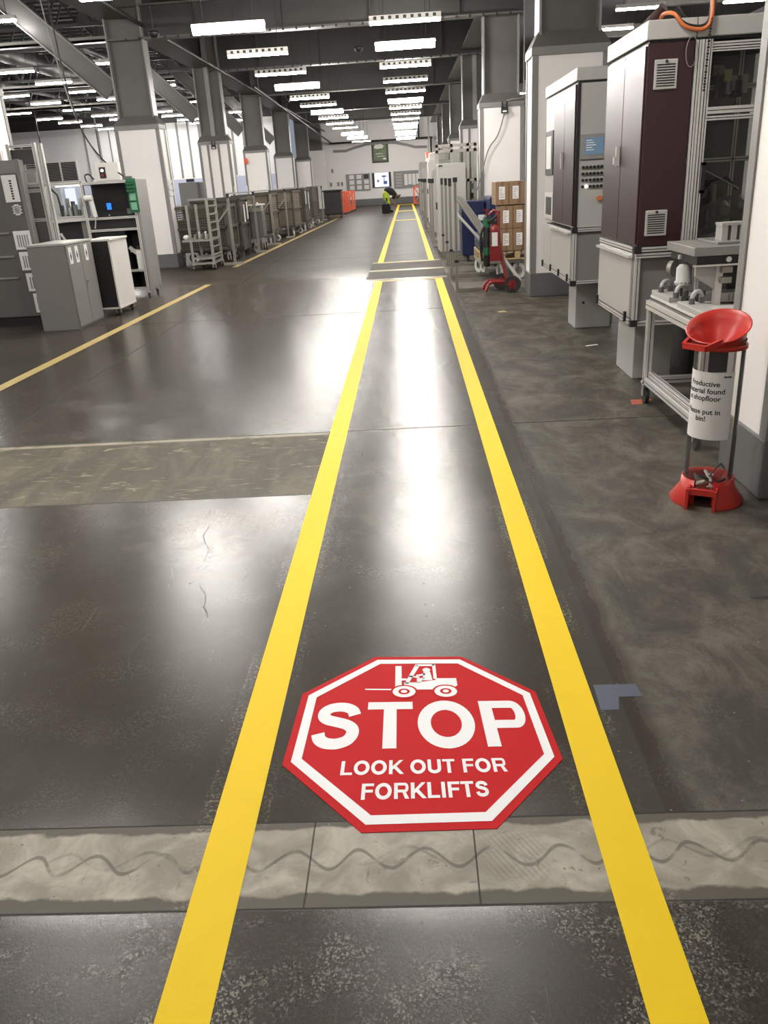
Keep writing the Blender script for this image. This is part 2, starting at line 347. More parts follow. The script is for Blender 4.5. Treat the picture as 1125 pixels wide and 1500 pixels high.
    L.new(M('SUBTRACT', M('SUBTRACT', 0.36, M('MULTIPLY', inv(ramp(Y, 1.3, 1.42)), 0.16)), M('ADD', M('MULTIPLY', ramp(Y, 3.4, 5.5), 0.21), M('MULTIPLY', ramp(Y, 6, 12), 0.11))), b.inputs['Specular IOR Level'])
    bp = N.new('ShaderNodeBump'); bp.inputs['Strength'].default_value = 0.25; bp.inputs['Distance'].default_value = 0.003
    hgt = M('ADD', M('MULTIPLY', fine, 0.35), M('SUBTRACT', M('MULTIPLY', grit, 0.35), M('ADD', J, M('MULTIPLY', pit, 0.5))))
    hgt = M('ADD', hgt, M('MULTIPLY', noise(4, 3), 0.12)); hgt = M('ADD', hgt, M('MULTIPLY', M('MULTIPLY', s2.outputs[2], rough_zone), 0.35))
    L.new(hgt, bp.inputs['Height']); L.new(bp.outputs[0], b.inputs['Normal'])
    return m
W['floor'] = floor_material()
YB = 60.0; YH = 50.0
struct('floor', MB().box(-30, 14, -6, YB, -0.3, 0), 'floor')
# ---------------------------------------------------------------- shell
struct('ceiling', MB().box(-6.3, 2.7, -6, YB, 6.0, 6.2), 'dark')
c = MB().box(-30, -6.3, -6, YH + 10, 6.9, 7.1)
for i in range(100): c.box(-30, -6.3, -5.9 + i * 0.6, -5.7 + i * 0.6, 6.84, 6.9)
struct('ceiling_hall', c, 'dark')
struct('ceiling_side', MB().box(2.7, 14, -6, YB, 6.9, 7.1), 'dark')
struct('wall_back', MB().box(-6.6, 14, YB, YB + 0.3, 0, 7), 'wall')
struct('baseboard_back', MB().box(-6.3, 1.9, YB - 0.03, YB, 0, 0.42), 'plinth')
a = MB()
top = [(-4.85, 3.62), (-4.0, 3.60), (-3.4, 3.76), (-2.6, 3.92), (-1.6, 3.98), (-0.6, 3.92), (0.1, 3.76), (0.7, 3.58), (1.5, 3.55)]
for (x0, z0), (x1, z1) in zip(top, top[1:]):
    d = 0.16
    a.prism([(x0, YB - 0.14, z0 - d), (x1, YB - 0.14, z1 - d), (x1, YB - 0.14, z1), (x0, YB - 0.14, z0)], (0, 0.14, 0))
struct('trim_1', a, 'boardgrey')
# hall end wall: white panels, pale blue lower part, louvred windows
hw = MB().box(-30, -6.6, YH, YH + 0.3, 2.25, 7)
hw.m = 1; hw.box(-15.2, -6.6, YH, YH + 0.3, 0, 2.25); hw.m = 0; hw.box(-30, -15.2, YH, YH + 0.3, 0, 2.25)
struct('wall_hall', hw, ['clad', 'lavender'])
s_ = MB()
for i in range(11):
    x = -14.6 + i * 0.62; s_.box(x - 0.05, x + 0.05, YH - 0.05, YH, 2.3, 5.25)
struct('trim_2', s_, 'boardgrey')
struct('trim_3', MB().box(-30, -6.6, YH - 0.06, YH, 5.2, 7.0), 'dark')
for n_, (x0, x1, z0, z1) in enumerate([(-20.6, -18.8, 2.56, 3.54), (-22.6, -20.85, 3.2, 4.45), (-24.9, -23.2, 2.56, 3.54)]):
    wf = MB(); wf.box(x0 - 0.08, x1 + 0.08, YH - 0.05, YH, z0 - 0.08, z1 + 0.08)
    o = struct('window_%d' % (n_ + 1), wf, 'white')
    lv = MB()
    for k in range(12):
        z = z0 + (z1 - z0) * (k + 0.5) / 12; lv.box(x0, x1, YH - 0.09, YH - 0.05, z - 0.035, z + 0.03)
    part('louvre', lv, 'louvre', o)
    part('mullion', MB().box((x0 + x1) / 2 - 0.05, (x0 + x1) / 2 + 0.05, YH - 0.1, YH - 0.04, z0, z1), 'white', o)
pn = MB()
for x in (-17.2, -16.6, -18.0, -23.0): pn.cyl((x, YH - 0.1, 0), (x, YH - 0.1, 5.2), 0.04, 8)
struct('trim_4', pn, 'boardgrey')
struct('wall_left', MB().box(-30.3, -30, -6, YB, 0, 7), 'wall')
struct('wall_right', MB().box(14, 14.3, -6, YB, 0, 7), 'wall')
struct('wall_front', MB().box(-30, 14, -6.3, -6, 0, 7), 'wall')
# ---------------------------------------------------------------- columns
ZP = 2.86
LY = [11.15, 18.8, 26.6, 34.8, 43.3, 52.0]
RY = [3.74, 11.15, 18.95, 26.9, 35.2, 43.6, 52.0]
def column(x0, x1, y0, y1, label, side, rib=False):
    t = thing('column', label, 'column', ((x0 + x1) / 2, (y0 + y1) / 2, 0), 'columns along the aisle')
    part('pedestal', MB().box(x0 + 0.012, x1 - 0.012, y0 + 0.012, y1 - 0.012, 0.3, ZP), 'white', t)
    part('plinth', MB().box(x0, x1, y0, y1, 0, 0.30), 'plinth', t, bevel=0.01)
    cg = []
    for (cx, sx) in ((x0, 1), (x1, -1)):
        for (cy, sy) in ((y0, 1), (y1, -1)):
            e = 0.075; g = MB().box(min(cx, cx + sx * e), max(cx, cx + sx * e), min(cy, cy + sy * 0.011), max(cy, cy + sy * 0.011), 0.3, ZP)
            g.box(min(cx, cx + sx * 0.011), max(cx, cx + sx * 0.011), min(cy + sy * 0.011, cy + sy * e), max(cy + sy * 0.011, cy + sy * e), 0.3, ZP)
            part('corner_guard', g, 'grey', t)
    part('collar', MB().box(x0 - 0.01, x1 + 0.01, y0 - 0.01, y1 + 0.01, ZP - 0.03, ZP + 0.06), 'grey', t)
    ix = 0.09; c = MB()
    lo = [(x0 - 0.01, y0 - 0.01), (x1 + 0.01, y0 - 0.01), (x1 + 0.01, y1 + 0.01), (x0 - 0.01, y1 + 0.01)]; hi = [(x0 + ix, y0 + 0.13), (x1 - ix, y0 + 0.13), (x1 - ix, y1 - 0.1), (x0 + ix, y1 - 0.1)]
    c.add([(x, y, ZP + 0.06) for x, y in lo] + [(x, y, ZP + 0.24) for x, y in hi], [(0, 1, 5, 4), (1, 2, 6, 5), (2, 3, 7, 6), (3, 0, 4, 7), (4, 5, 6, 7)])
    part('cap', c, 'steel', t)
    fx0, fx1 = x0 + 0.09, x1 - 0.09; sh = MB()
    sh.box(fx0 + 0.03, fx1 - 0.03, (y0 + y1) / 2 - 0.02, (y0 + y1) / 2 + 0.02, ZP + 0.2, 6.0)
    sh.m = 1
    for a_ in (fx0, fx1 - 0.03): sh.box(a_, a_ + 0.03, y0 + 0.10, y1 - 0.08, ZP + 0.2, 6.0)
    if rib: part('corner_guard', MB().box((x0 + x1) / 2 - 0.22, (x0 + x1) / 2 - 0.15, y0, y0 + 0.012, 0.3, ZP).box((x0 + x1) / 2 + 0.10, (x0 + x1) / 2 + 0.17, y0, y0 + 0.012, 0.3, ZP), 'grey', t); sh.m = 1; sh.box((fx0 + fx1) / 2 - 0.06, (fx0 + fx1) / 2 + 0.06, y0 + 0.1, y1 - 0.1, ZP + 0.2, 6.0)
    part('steel_shaft', sh, ['steel', 'flange'], t)
    return t
for i, y in enumerate(LY):
    xo = (-0.0, 0, -0.08, -0.25, -0.32, -0.38)[i]
    column(-6.12 + xo, -5.17 + xo, y, y + 0.5, 'white column with grey corners between aisle and hall, %s from the camera on the cage side' % ORD[i], 'l', rib=(i == 2))
for i, y in enumerate(RY):
    xo = (0.07, 0, 0.02, 0.1, 0.15, 0.2, 0.25)[i]
    column(1.58 + xo, 2.50 + xo, y, y + 0.56, 'white column with grey corners on the machine side, %s from the camera' % ORD[i], 'r', rib=(i == 3))
t = thing('column', 'distant white corner column beside the end wall behind the black bin', 'column', (-5.9, 58.5, 0), 'columns along the aisle')
part('pedestal', MB().box(-6.4, -5.3, 58.4, 59.6, 0, 3.6), 'white', t); part('steel_shaft', MB().box(-6.3, -5.5, 58.6, 59.4, 3.6, 6.0), 'steel', t)
# small socket boxes and cables on columns
def sockbox(x, y, z, label):
    t = thing('junction_box', label, 'electrical box', (x, y, z), 'electrical boxes on columns')
    part('box', MB().box(x - 0.07, x + 0.07, y - 0.07, y, z - 0.08, z + 0.04), 'black', t, bevel=0.01)
    part('lens', MB().box(x - 0.04, x + 0.04, y - 0.075, y - 0.07, z - 0.06, z - 0.03), 'paper', t)
    for s in (-1, 1): part('gland', MB().cyl((x + 0.045 * s, y - 0.035, z + 0.04), (x + 0.045 * s, y - 0.035, z + 0.14), 0.018), 'black', t)
sockbox(2.11, 18.93, 2.78, 'small black double socket box with cable on white column by the cartons')
sockbox(-5.72, 26.58, 2.78, 'small dark socket box high on white column above the cages')
tag(part('wall_cable', MB().tube([(2.11 - 0.15 * u, 18.9, 2.72 - 0.35 * u - 0.1 * math.sin(u * 2)) for u in [k * 0.2 for k in range(21)]], 0.012), 'grey'), 'thin grey cable hanging down white column from black socket box', 'cable')
tag(part('conduit', MB().tube([(2.5, 18.85, 5.9), (2.5, 18.85, 3.0), (2.45, 18.82, 2.95), (2.25, 18.82, 2.95), (2.15, 18.85, 2.93)], 0.014), 'galv'), 'thin conduit bending to socket box on column by the cartons', 'pipe')
# ---------------------------------------------------------------- beams
def crossbeam(y, zb, h, label):
    t = thing('cross_beam', label, 'beam', (-1.8, y, zb), 'steel beams across the aisle')
    part('web', MB().box(-6.0, 2.5, y + 0.14, y + 0.17, zb + 0.03, zb + h), 'dark', t)
    part('bottom_flange', MB().box(-6.0, 2.5, y, y + 0.30, zb, zb + 0.035), 'steel', t)
    part('top_flange', MB().box(-6.0, 2.5, y, y + 0.30, zb + h - 0.03, zb + h), 'steel', t)
    rv = MB()
    for k in range(30): x = -5.6 + k * 0.27; rv.box(x - 0.02, x + 0.02, y - 0.012, y + 0.0, zb - 0.02, zb + 0.03)
    if y < 27: part('bolt_pattern', rv, 'black', t)
    st = MB()
    for x in (-4.2, -2.4, -0.6, 1.2): st.box(x, x + 0.02, y + 0.02, y + 0.14, zb + 0.035, zb + h - 0.03)
    part('stiffener', st, 'dark', t)
for i, (y, zb, h) in enumerate([(3.9, 4.6, 1.4), (11.3, 4.6, 1.4), (18.9, 4.5, 0.62), (26.8, 4.78, 1.2), (34.9, 4.82, 1.16), (43.4, 4.78, 1.2), (52.1, 4.8, 1.2)]):
    crossbeam(y, zb, h, 'deep dark steel beam across the aisle ceiling, %s from the camera' % ORD[i])
for i, (y, zb) in enumerate([(15.1, 5.55), (22.9, 5.3), (30.8, 5.3), (39.2, 5.25), (47.8, 5.2)]):
    t = thing('ceiling_joist', 'slim dark joist between the deep ceiling beams, %s from the camera' % ORD[i], 'beam', (-1.8, y, zb), 'slim joists across the aisle')
    part('joist', MB().box(-6, 2.5, y, y + 0.2, zb, 6), 'dark', t); part('joist_lip', MB().box(-6, 2.5, y - 0.05, y + 0.25, zb - 0.02, zb), 'steel', t)
for x0, x1, who in ((-6.15, -5.55, 'hall'), (1.75, 2.35, 'machine')):
    t = thing('runway_beam', 'long dark steel beam running over the columns on the %s side' % who, 'beam', ((x0 + x1) / 2, 30, 4.8))
    part('web', MB().box((x0 + x1) / 2 - 0.02, (x0 + x1) / 2 + 0.02, -5, 59.5, 4.95, 5.95), 'dark', t)
    part('flange', MB().box(x0, x1, -5, 59.5, 4.9, 4.95), 'steel', t); part('flange', MB().box(x0, x1, -5, 59.5, 5.95, 6.0), 'steel', t)
tag(part('service_pipe', MB().cyl((-5.25, 2, 4.76), (-5.25, 59, 4.76), 0.04, 12), 'dark'), 'long grey service pipe under the ceiling edge, hall side of the aisle', 'pipe')
tag(part('service_pipe', MB().cyl((-5.0, 59.2, 4.0), (1.85, 59.2, 4.0), 0.06, 10).cyl((0.95, 59.2, 4.0), (0.95, 59.2, 5.9), 0.06, 10).cyl((1.75, 59.2, 4.0), (1.75, 59.2, 0.0), 0.06, 10), 'black'), 'black pipe frame crossing in front of the white end wall', 'pipe')
tag(part('service_pipe', MB().cyl((-4.9, 30, 4.65), (-4.9, 59, 4.05), 0.05, 8), 'black'), 'thin black pipe sloping towards the end wall above the cages', 'pipe')
for i, y in enumerate((11.3, 18.95, 26.75, 34.9, 43.4)):
    b_ = MB(); p, q = Vector((-6.14 + (0, 0, -0.08, -0.25, -0.32)[i], y + 0.2, 3.62)), Vector((-9.25, y + 0.2, 6.5))
    d = (q - p).normalized(); n_ = Vector((-d.z, 0, d.x))
    b_.bar(p, q, 0.03, 0.40, up=n_); b_.m = 1
    for s in (-1, 1): b_.bar(p + n_ * (0.2 * s), q + n_ * (0.2 * s), 0.20, 0.025, up=n_)
    tag(part('knee_brace', b_, ['steel', 'flange']), 'slanting steel brace rising from column into hall roof, %s from the camera' % ORD[i], 'beam', 'slanting braces of the hall roof')
# hall roof trusses, ducts and pipes
for i in range(10):
    y = 20.0 + i * 3.1; tr = MB(); zb = 5.55
    tr.bar((-28, y, zb), (-6.3, y, zb), 0.08); tr.bar((-28, y, 6.7), (-6.3, y, 6.7), 0.10)
    for k in range(18):
        x = -28 + k * 1.2; tr.bar((x, y, zb), (x + 0.6, y, 6.7), 0.05); tr.bar((x + 0.6, y, 6.7), (x + 1.2, y, zb), 0.05)
    tag(part('roof_truss', tr, 'dark'), 'dark zigzag roof truss over the side hall, %s from the camera' % ORD[i], 'truss', 'roof trusses over the hall')
for i, (x, z, r) in enumerate([(-9.6, 5.75, 0.10), (-12.4, 5.9, 0.28), (-15.0, 5.7, 0.08), (-17.6, 5.9, 0.2)]):
    tag(part('duct', MB().cyl((x, 12, z), (x, 49.8, z), r, 14), 'steel'), 'long %s pipe under the hall roof, %s from the aisle' % (('slim', 'thick', 'thin', 'wide')[i], ORD[i]), 'pipe')
for i, (y, z) in enumerate([(30.0, 5.0), (35.5, 4.9), (24.0, 5.3)]):
    tag(part('cable_tray', MB().box(-24, -7.5, y, y + 0.25, z, z + 0.06).box(-24, -7.5, y, y + 0.02, z, z + 0.13), 'galv'), 'pale cable tray crossing the hall roof, %s' % ('middle one', 'farthest one', 'nearest one')[i], 'cable tray', 'cable trays in the hall')
for i in range(6):
    y = 20 + 5 * i
    tag(part('roof_duct', MB().box(6, 13, y, y + 0.3, 5.4, 5.7), 'galv'), 'rectangular duct high over the machine side, %s from the camera' % ORD[i], 'duct', 'ducts over the machine side')
# ---------------------------------------------------------------- lamps
def lamp(kind, loc, label, group, ln=1.12, drop=1.5):
    x, y, z = loc; t = thing('tube_lamp', label, 'lamp', loc, group); h = ln / 2
    if kind == 'bright':
        d = MB(); pr = [(0.085 * math.cos(a_), 0.055 * math.sin(a_) - 0.02) for a_ in [PI * (1.0 + k / 8) for k in range(9)]] + [(0.085, 0.03), (-0.085, 0.03)]
        d.prism([(x - h, y + a_, z + b2) for a_, b2 in pr], (ln, 0, 0)); part('diffuser', d, 'lampb', t)
        part('housing', MB().box(x - h - 0.015, x + h + 0.015, y - 0.06, y + 0.06, z + 0.032, z + 0.07), 'plastic_white', t)
    else:
        m_ = 'lampd' if kind == 'dim' else 'lamph'
        part('tube', MB().box(x - h, x + h, y - 0.045, y + 0.045, z - 0.06, z - 0.02), m_, t)
        hs = MB().box(x - h - 0.01, x + h + 0.01, y - 0.055, y + 0.055, z - 0.02, z + 0.06)
        part('housing', hs, 'plastic_white', t)
        if kind == 'dim':
            sl = MB()
            for k in range(9): u = x - h + 0.06 + k * (ln - 0.06) / 9; sl.box(u, u + 0.05, y - 0.058, y - 0.055, z + 0.0, z + 0.045)
            part('slot_pattern', sl, 'black', t)
    for s in (-1, 1): part('suspension_rod', MB().cyl((x + s * h * 0.7, y, z + 0.05), (x + s * h * 0.7, y, z + drop), 0.006, 6), 'black', t)
    return t
laneY = [(-2.7, 'd'), (1.6, 'd'), (4.7, 'b'), (8.8, 'd'), (11.75, 'b'), (14.87, 'd'), (17.6, 'b'), (20.4, 'd'), (23.3, 'd'), (26.1, 'd'), (29.4, 'b'), (31.8, 'd'), (34.7, 'd'), (37.6, 'd'), (40.6, 'd'), (43.8, 'b'), (47.0, 'd'), (50.2, 'b'), (55.5, 'b')]
proto = {}
def put(kind, loc, label, group, drop):
    if (kind, drop) not in proto: proto[(kind, drop)] = lamp(kind, loc, label, group, drop=drop); return
    o = copy_tree(proto[(kind, drop)], Vector(loc), label); o['group'] = group
for i, (y, k) in enumerate(laneY):
    put('bright' if k == 'b' else 'dim', (0.09, y, 3.9), '%s tube lamp hanging over the walking lane, %s of its row' % ('bright' if k == 'b' else 'louvred', ORD[i]), 'lamps over the walking lane', 2.09)
leftY = [(-2.7, 'd'), (1.6, 'd'), (4.6, 'b'), (8.8, 'd'), (11.7, 'b'), (14.6, 'b'), (17.3, 'd'), (20.3, 'd'), (23.3, 'b'), (26.2, 'd'), (28.7, 'd'), (31.8, 'b'), (34.5, 'd'), (37.7, 'd'), (40.9, 'd'), (46.5, 'b'), (51.0, 'b'), (55.5, 'd')]  # farthest lamp is added to brighten the end wall
for i, (y, k) in enumerate(leftY):
    put('bright' if k == 'b' else 'dim', (-3.4 if 11 < y < 12 else -2.68, y, 3.9), '%s tube lamp hanging over the wide aisle, %s of its row' % ('bright' if k == 'b' else 'louvred', ORD[i]), 'lamps over the wide aisle', 2.09)
ROWW = ['nearest the columns', 'second from the columns', 'third from the columns', 'farthest from the columns']
for j, x in enumerate((-8.3, -10.95, -13.5, -16.0)):
    n_ = 0
    for y in ([2, 5, 8, 11, 14, 18.75, 25.2, 31.0, 37, 43, 48] if j == 0 else [4, 7, 10, 13, 16, 20, 22.8, 25.7, 28.5, 31.2, 34.0, 37.1, 40.4, 42.8, 45.6, 48.2]):  # last lamp of each row is added to whiten the hall end wall
        put('hall', (x, y, 5.0), 'tube lamp in the side hall, %s in the row %s' % (ORD[n_], ROWW[j]), 'lamps in the side hall', 1.9); n_ += 1
for j, x in enumerate((5.7, 8.2)):
    for n_, y in enumerate((4, 10, 16, 22.4, 25.3, 31, 37, 43)):
        put('hall', (x, y, 5.0), 'tube lamp above the machine side, %s in the %s row' % (ORD[n_], ('inner', 'outer')[j]), 'lamps above the machine side', 1.9)
for i, (x, y) in enumerate([(-4.4, 16.6), (-3.9, 30.5), (-0.9, 20.0)]):
    t = thing('smoke_detector', 'small round detector under the aisle ceiling, %s' % ('beside the bright lamp', 'far down the aisle', 'on a thin rod')[i], 'detector', (x, y, 4.2), 'ceiling detectors')
    part('base', MB().lathe([(0, 0.05), (0.09, 0.05), (0.1, 0.0), (0.05, -0.05), (0, -0.06)], (x, y, 4.2), 14), 'black', t); part('rod', MB().cyl((x, y, 4.25), (x, y, 6), 0.008, 6), 'black', t)
# ---------------------------------------------------------------- floor tapes
def quad(pts, z=0.0012, h=0.0012): return MB().prism([(x, y, z - h) for x, y in pts], (0, 0, h))
def tape(pts, m, label, group=None, name='floor_tape', z=0.0012): return tag(part(name, quad(pts, z), m), label, 'floor tape', group)
tape([(-0.583, 0.5), (-0.468, 0.5), (-0.463, 14.0), (-0.583, 14.0)], 'yellow', 'bright yellow tape edging the near lane beside the wide aisle', 'lane tapes')
tape([(0.405, 0.5), (0.517, 0.5), (0.527, 14.0), (0.405, 14.0)], 'yellow', 'bright yellow tape edging the near lane beside the machines', 'lane tapes')
tape([(-0.65, 17.2), (-0.535, 17.2), (-0.52, 35.0), (-0.64, 35.0)], 'yellow', 'yellow tape beyond the drain grates on the wide aisle side', 'lane tapes')
tape([(0.385, 17.2), (0.50, 17.2), (0.48, 35.0), (0.36, 35.0)], 'yellow', 'yellow tape beyond the drain grates on the machine side', 'lane tapes')
tape([(-0.64, 35.15), (-0.52, 35.15), (-0.48, 56.5), (-0.62, 56.5)], 'yellow', 'farthest yellow tape running to the white end wall, aisle side', 'lane tapes')
tape([(0.36, 35.15), (0.48, 35.15), (0.42, 56.5), (0.28, 56.5)], 'yellow', 'farthest yellow tape running to the white end wall, machine side', 'lane tapes')
for i, y in enumerate((35.0, 45.0, 56.5)):
    tape([(-0.64, y), (0.48, y), (0.48, y + (0.5, 0.8, 1.0)[i]), (-0.64, y + (0.5, 0.8, 1.0)[i])], 'yellow', 'yellow crossbar tape over the far lane, %s' % ('nearest bar', 'middle bar', 'bar at the end wall')[i], 'lane crossbars', z=0.0016)
for y0, y1, l in ((13.85, 13.99, 'near'), (17.06, 17.18, 'far')):
    tape([(-0.62, y0), (0.53, y0), (0.53, y1), (-0.62, y1)], 'yellowold', 'thin worn yellow strip along the %s edge of the drain grates' % l, 'worn strips at the grates', z=0.0016)
tape([(-3.86, 5.5), (-3.74, 5.5), (-3.55, 14.9), (-3.67, 14.9)], 'yellowold', 'worn yellow floor line in front of the grey cabinets')
tape([(-3.83, 18.1), (-3.71, 18.1), (-3.24, 41.0), (-3.38, 41.0)], 'yellowold', 'worn yellow floor line along the row of mesh cages')
W['bluetape'] = mat('faded_blue_tape', (0.075, 0.085, 0.12), 0.5, var=0.2, scale=30)
W['redtape'] = mat('faded_red_tape', (0.42, 0.10, 0.055), 0.5, var=0.2, scale=30)
tape([(0.535, 2.235), (0.67, 2.232), (0.675, 2.165), (0.60, 2.165), (0.585, 2.10), (0.53, 2.10)], 'bluetape', 'faded blue corner tape mark beside the yellow lane tape', name='corner_mark')
tape([(1.53, 5.71), (1.68, 5.71), (1.67, 5.65), (1.60, 5.65), (1.58, 5.58), (1.51, 5.58)], 'redtape', 'small red corner tape mark on the floor by the bench', name='corner_mark')
tape([(1.03, 10.06), (1.12, 10.10), (1.15, 10.0), (1.06, 9.97)], 'yellowold', 'small scrap of yellow tape lying before the red trolley', name='tape_scrap')
tape([(1.62, 7.72), (1.74, 7.76), (1.74, 7.73), (1.62, 7.69)], 'paper', 'thin white paper strip on the floor before the machines', name='paper_strip')
tape([(-0.92, 13.55), (-0.80, 13.55), (-0.80, 13.30), (-0.92, 13.30)], 'paper', 'tiny white scrap beside the yellow tape near the grates', name='paper_scrap')
# crack lines in the polished slab
ck = MB()
for pts in ([(-1.10, 3.92), (-1.05, 3.74), (-1.06, 3.58), (-0.99, 3.42), (-0.99, 3.30), (-0.95, 3.17)], [(-0.95, 3.05), (-0.90, 2.95), (-0.89, 2.86), (-0.85, 2.78)], [(-1.12, 3.33), (-1.12, 3.25), (-1.09, 3.15), (-1.09, 3.05)], [(-0.80, 3.25), (-0.76, 3.16), (-0.77, 3.10)],
            [(-1.06, 2.66), (-1.08, 2.52), (-1.05, 2.42), (-1.07, 2.36)]):
    for (x0, y0), (x1, y1) in zip(pts, pts[1:]):
        n_ = 4; pr = None
        for k in range(n_ + 1):
            u = k / n_; q = Vector((x0 + (x1 - x0) * u + random.uniform(-.006, .006), y0 + (y1 - y0) * u, 0.0006))
            if pr: ck.bar(pr, q, random.uniform(.0015, .004), 0.0008)
            pr = q
o = part('slab_crack', ck, 'ink'); o['kind'] = 'structure'
tag(part('dark_scuff', MB().prism([(1.24, 2.77, 0), (1.36, 2.79, 0), (1.42, 2.765, 0), (1.30, 2.755, 0)], (0, 0, .001)), 'ink'), 'dark rubber scuff on the floor near the clear bin', 'scuff mark')
# ---------------------------------------------------------------- stop sign
HW = ((0.38919, -0.00985, -0.01987), (0.05227, 0.55946, 2.05733), (0.03035, 0.07395, 1.0))
def sg(u, v, z=0.002):
    d = HW[2][0] * u + HW[2][1] * v + 1
    return ((HW[0][0] * u + HW[0][1] * v + HW[0][2]) / d, (HW[1][0] * u + HW[1][1] * v + HW[1][2]) / d, z)
K = 0.41421; OCT = [(-K, 1), (K, 1), (1, K), (1, -K), (K, -1), (-K, -1), (-1, -K), (-1, K)]
sign = thing('floor_sign', 'red octagonal floor sign with white lettering between the yellow tapes', 'sign', (sg(0, 0)[0], sg(0, 0)[1], 0))
part('octagon', MB().prism([sg(u, v, 0.0) for u, v in OCT[::-1]], (0, 0, 0.002)), 'signred', sign)
b_ = MB(); a0, a1 = 0.945, 0.875; n_ = 8
for i in range(8):
    p, q = OCT[i], OCT[(i + 1) % 8]
    b_.add([sg(p[0] * a0, p[1] * a0, .0028), sg(q[0] * a0, q[1] * a0, .0028), sg(q[0] * a1, q[1] * a1, .0028), sg(p[0] * a1, p[1] * a1, .0028)], [(0, 3, 2, 1)])
part('border', b_, 'signwhite', sign)
def smooth2(pts, n):
    P_ = [pts[0]] + list(pts) + [pts[-1]]; r_ = []
    for i in range(1, len(P_) - 2):
        for k in range(n):
            u = k / n; a_, b2, c2, d2 = P_[i - 1:i + 3]
            r_.append(tuple(0.5 * (2 * b2[q] + (c2[q] - a_[q]) * u + (2 * a_[q] - 5 * b2[q] + 4 * c2[q] - d2[q]) * u * u + (3 * b2[q] - a_[q] - 3 * c2[q] + d2[q]) * u ** 3) for q in (0, 1)))
    return r_ + [pts[-1]]
# bold sans letters drawn as strokes; cap height 0.72, stroke about 0.145
def glyphs(s_):
    H, T = 0.72, 0.162; adv = dict(S=.667, T=.611, O=.778, P=.667, L=.611, K=.722, U=.722, F=.611, R=.722, I=.278); adv[' '] = .278
    polys = []; x = 0.0; sid = [0]
    def ringp(cx, cy, rx, ry, w_, n_=40):
        sid[0] += 1; q = [[(cx + (rx + o_) * math.cos(2 * PI * k / n_), cy + (ry + o_) * math.sin(2 * PI * k / n_)) for k in range(n_)] for o_ in (-w_ / 2, w_ / 2)]
        for k in range(n_): polys.append(([q[0][k], q[1][k], q[1][(k + 1) % n_], q[0][(k + 1) % n_]], sid[0]))
    def rib(pts, w_):
        n_ = len(pts); L_, R_ = [], []; sid[0] += 1
        for i, p in enumerate(pts):
            a_, b2 = pts[max(i - 1, 0)], pts[min(i + 1, n_ - 1)]; dx, dy = b2[0] - a_[0], b2[1] - a_[1]; l_ = math.hypot(dx, dy) or 1
            L_.append((p[0] - dy / l_ * w_ / 2, p[1] + dx / l_ * w_ / 2)); R_.append((p[0] + dy / l_ * w_ / 2, p[1] - dx / l_ * w_ / 2))
        for i in range(n_ - 1): polys.append(([L_[i], R_[i], R_[i + 1], L_[i + 1]], sid[0]))
    def arc(cx, cy, rx, ry, a0, a1, n_=18): return [(cx + rx * math.cos(a0 + (a1 - a0) * k / n_), cy + ry * math.sin(a0 + (a1 - a0) * k / n_)) for k in range(n_ + 1)]
    def box(x0, y0, x1, y1): pl([(x0, y0), (x1, y0), (x1, y1), (x0, y1)])
    def pl(q): sid[0] += 1; polys.append((q, sid[0]))
    for c in s_:
        w_ = adv[c]; m_ = 0.055; l, r = x + m_, x + w_ - m_; h = T / 2; hb = 0.125
        if c == 'I': box(x + .065, 0, x + .065 + T, H)
        elif c == 'L': box(l + .01, 0, l + .01 + T, H); box(l + .01 + T, 0, r + .03, hb)
        elif c == 'T': box(x + .02, H - hb, x + w_ - .02, H); box((l + r) / 2 - h, 0, (l + r) / 2 + h, H - hb)
        elif c == 'F': box(l + .01, 0, l + .01 + T, H); box(l + .01 + T, H - hb, r + .03, H); box(l + .01 + T, .31, r - .01, .31 + hb)
        elif c == 'O': ringp((l + r) / 2, H / 2, (r - l) / 2 - h + .02, H / 2 - h + .015, T)
        elif c in 'PR':
            box(l + .01, 0, l + .01 + T, H); ry = (H - .27) / 2 - .0; cy = H - ry
            if c == 'R': ry = (H - .28) / 2; cy = H - ry
            rx = .15; cxx = r - rx + .02
            box(l + .01 + T, H - hb, cxx, H); box(l + .01 + T, cy - ry, cxx, cy - ry + hb)
            rib(arc(cxx, cy, rx - hb / 2, ry - hb / 2, PI / 2 + .15, -PI / 2 - .15), hb)
            if c == 'R': pl([(r - .135, 0), (r + .045, 0), (r - .10, .30), (r - .25, .30)])
        elif c == 'U': box(l, .25, l + T, H); box(r - T, .25, r, H); rib(arc((l + r) / 2, .25, (r - l) / 2 - h, .25 - h + .01, PI, 2 * PI), T)
        elif c == 'K': box(l + .01, 0, l + .01 + T, H); pl([(l + T - .01, .20), (l + T - .01, .38), (r - .13, H), (r + .05, H)]); pl([(l + T + .04, .33), (l + T + .14, .46), (r + .07, 0), (r - .11, 0)])
        elif c == 'S':
            kp = [(.535, .505), (.50, .585), (.42, .632), (.325, .643), (.225, .622), (.160, .565), (.158, .49), (.215, .435), (.33, .398), (.45, .355), (.520, .29), (.525, .205), (.475, .125), (.39, .085), (.32, .076), (.225, .092), (.155, .145), (.125, .225)]
            rib([(x + p_[0], p_[1]) for p_ in smooth2(kp, 5)], .150)
        x += w_
    return polys
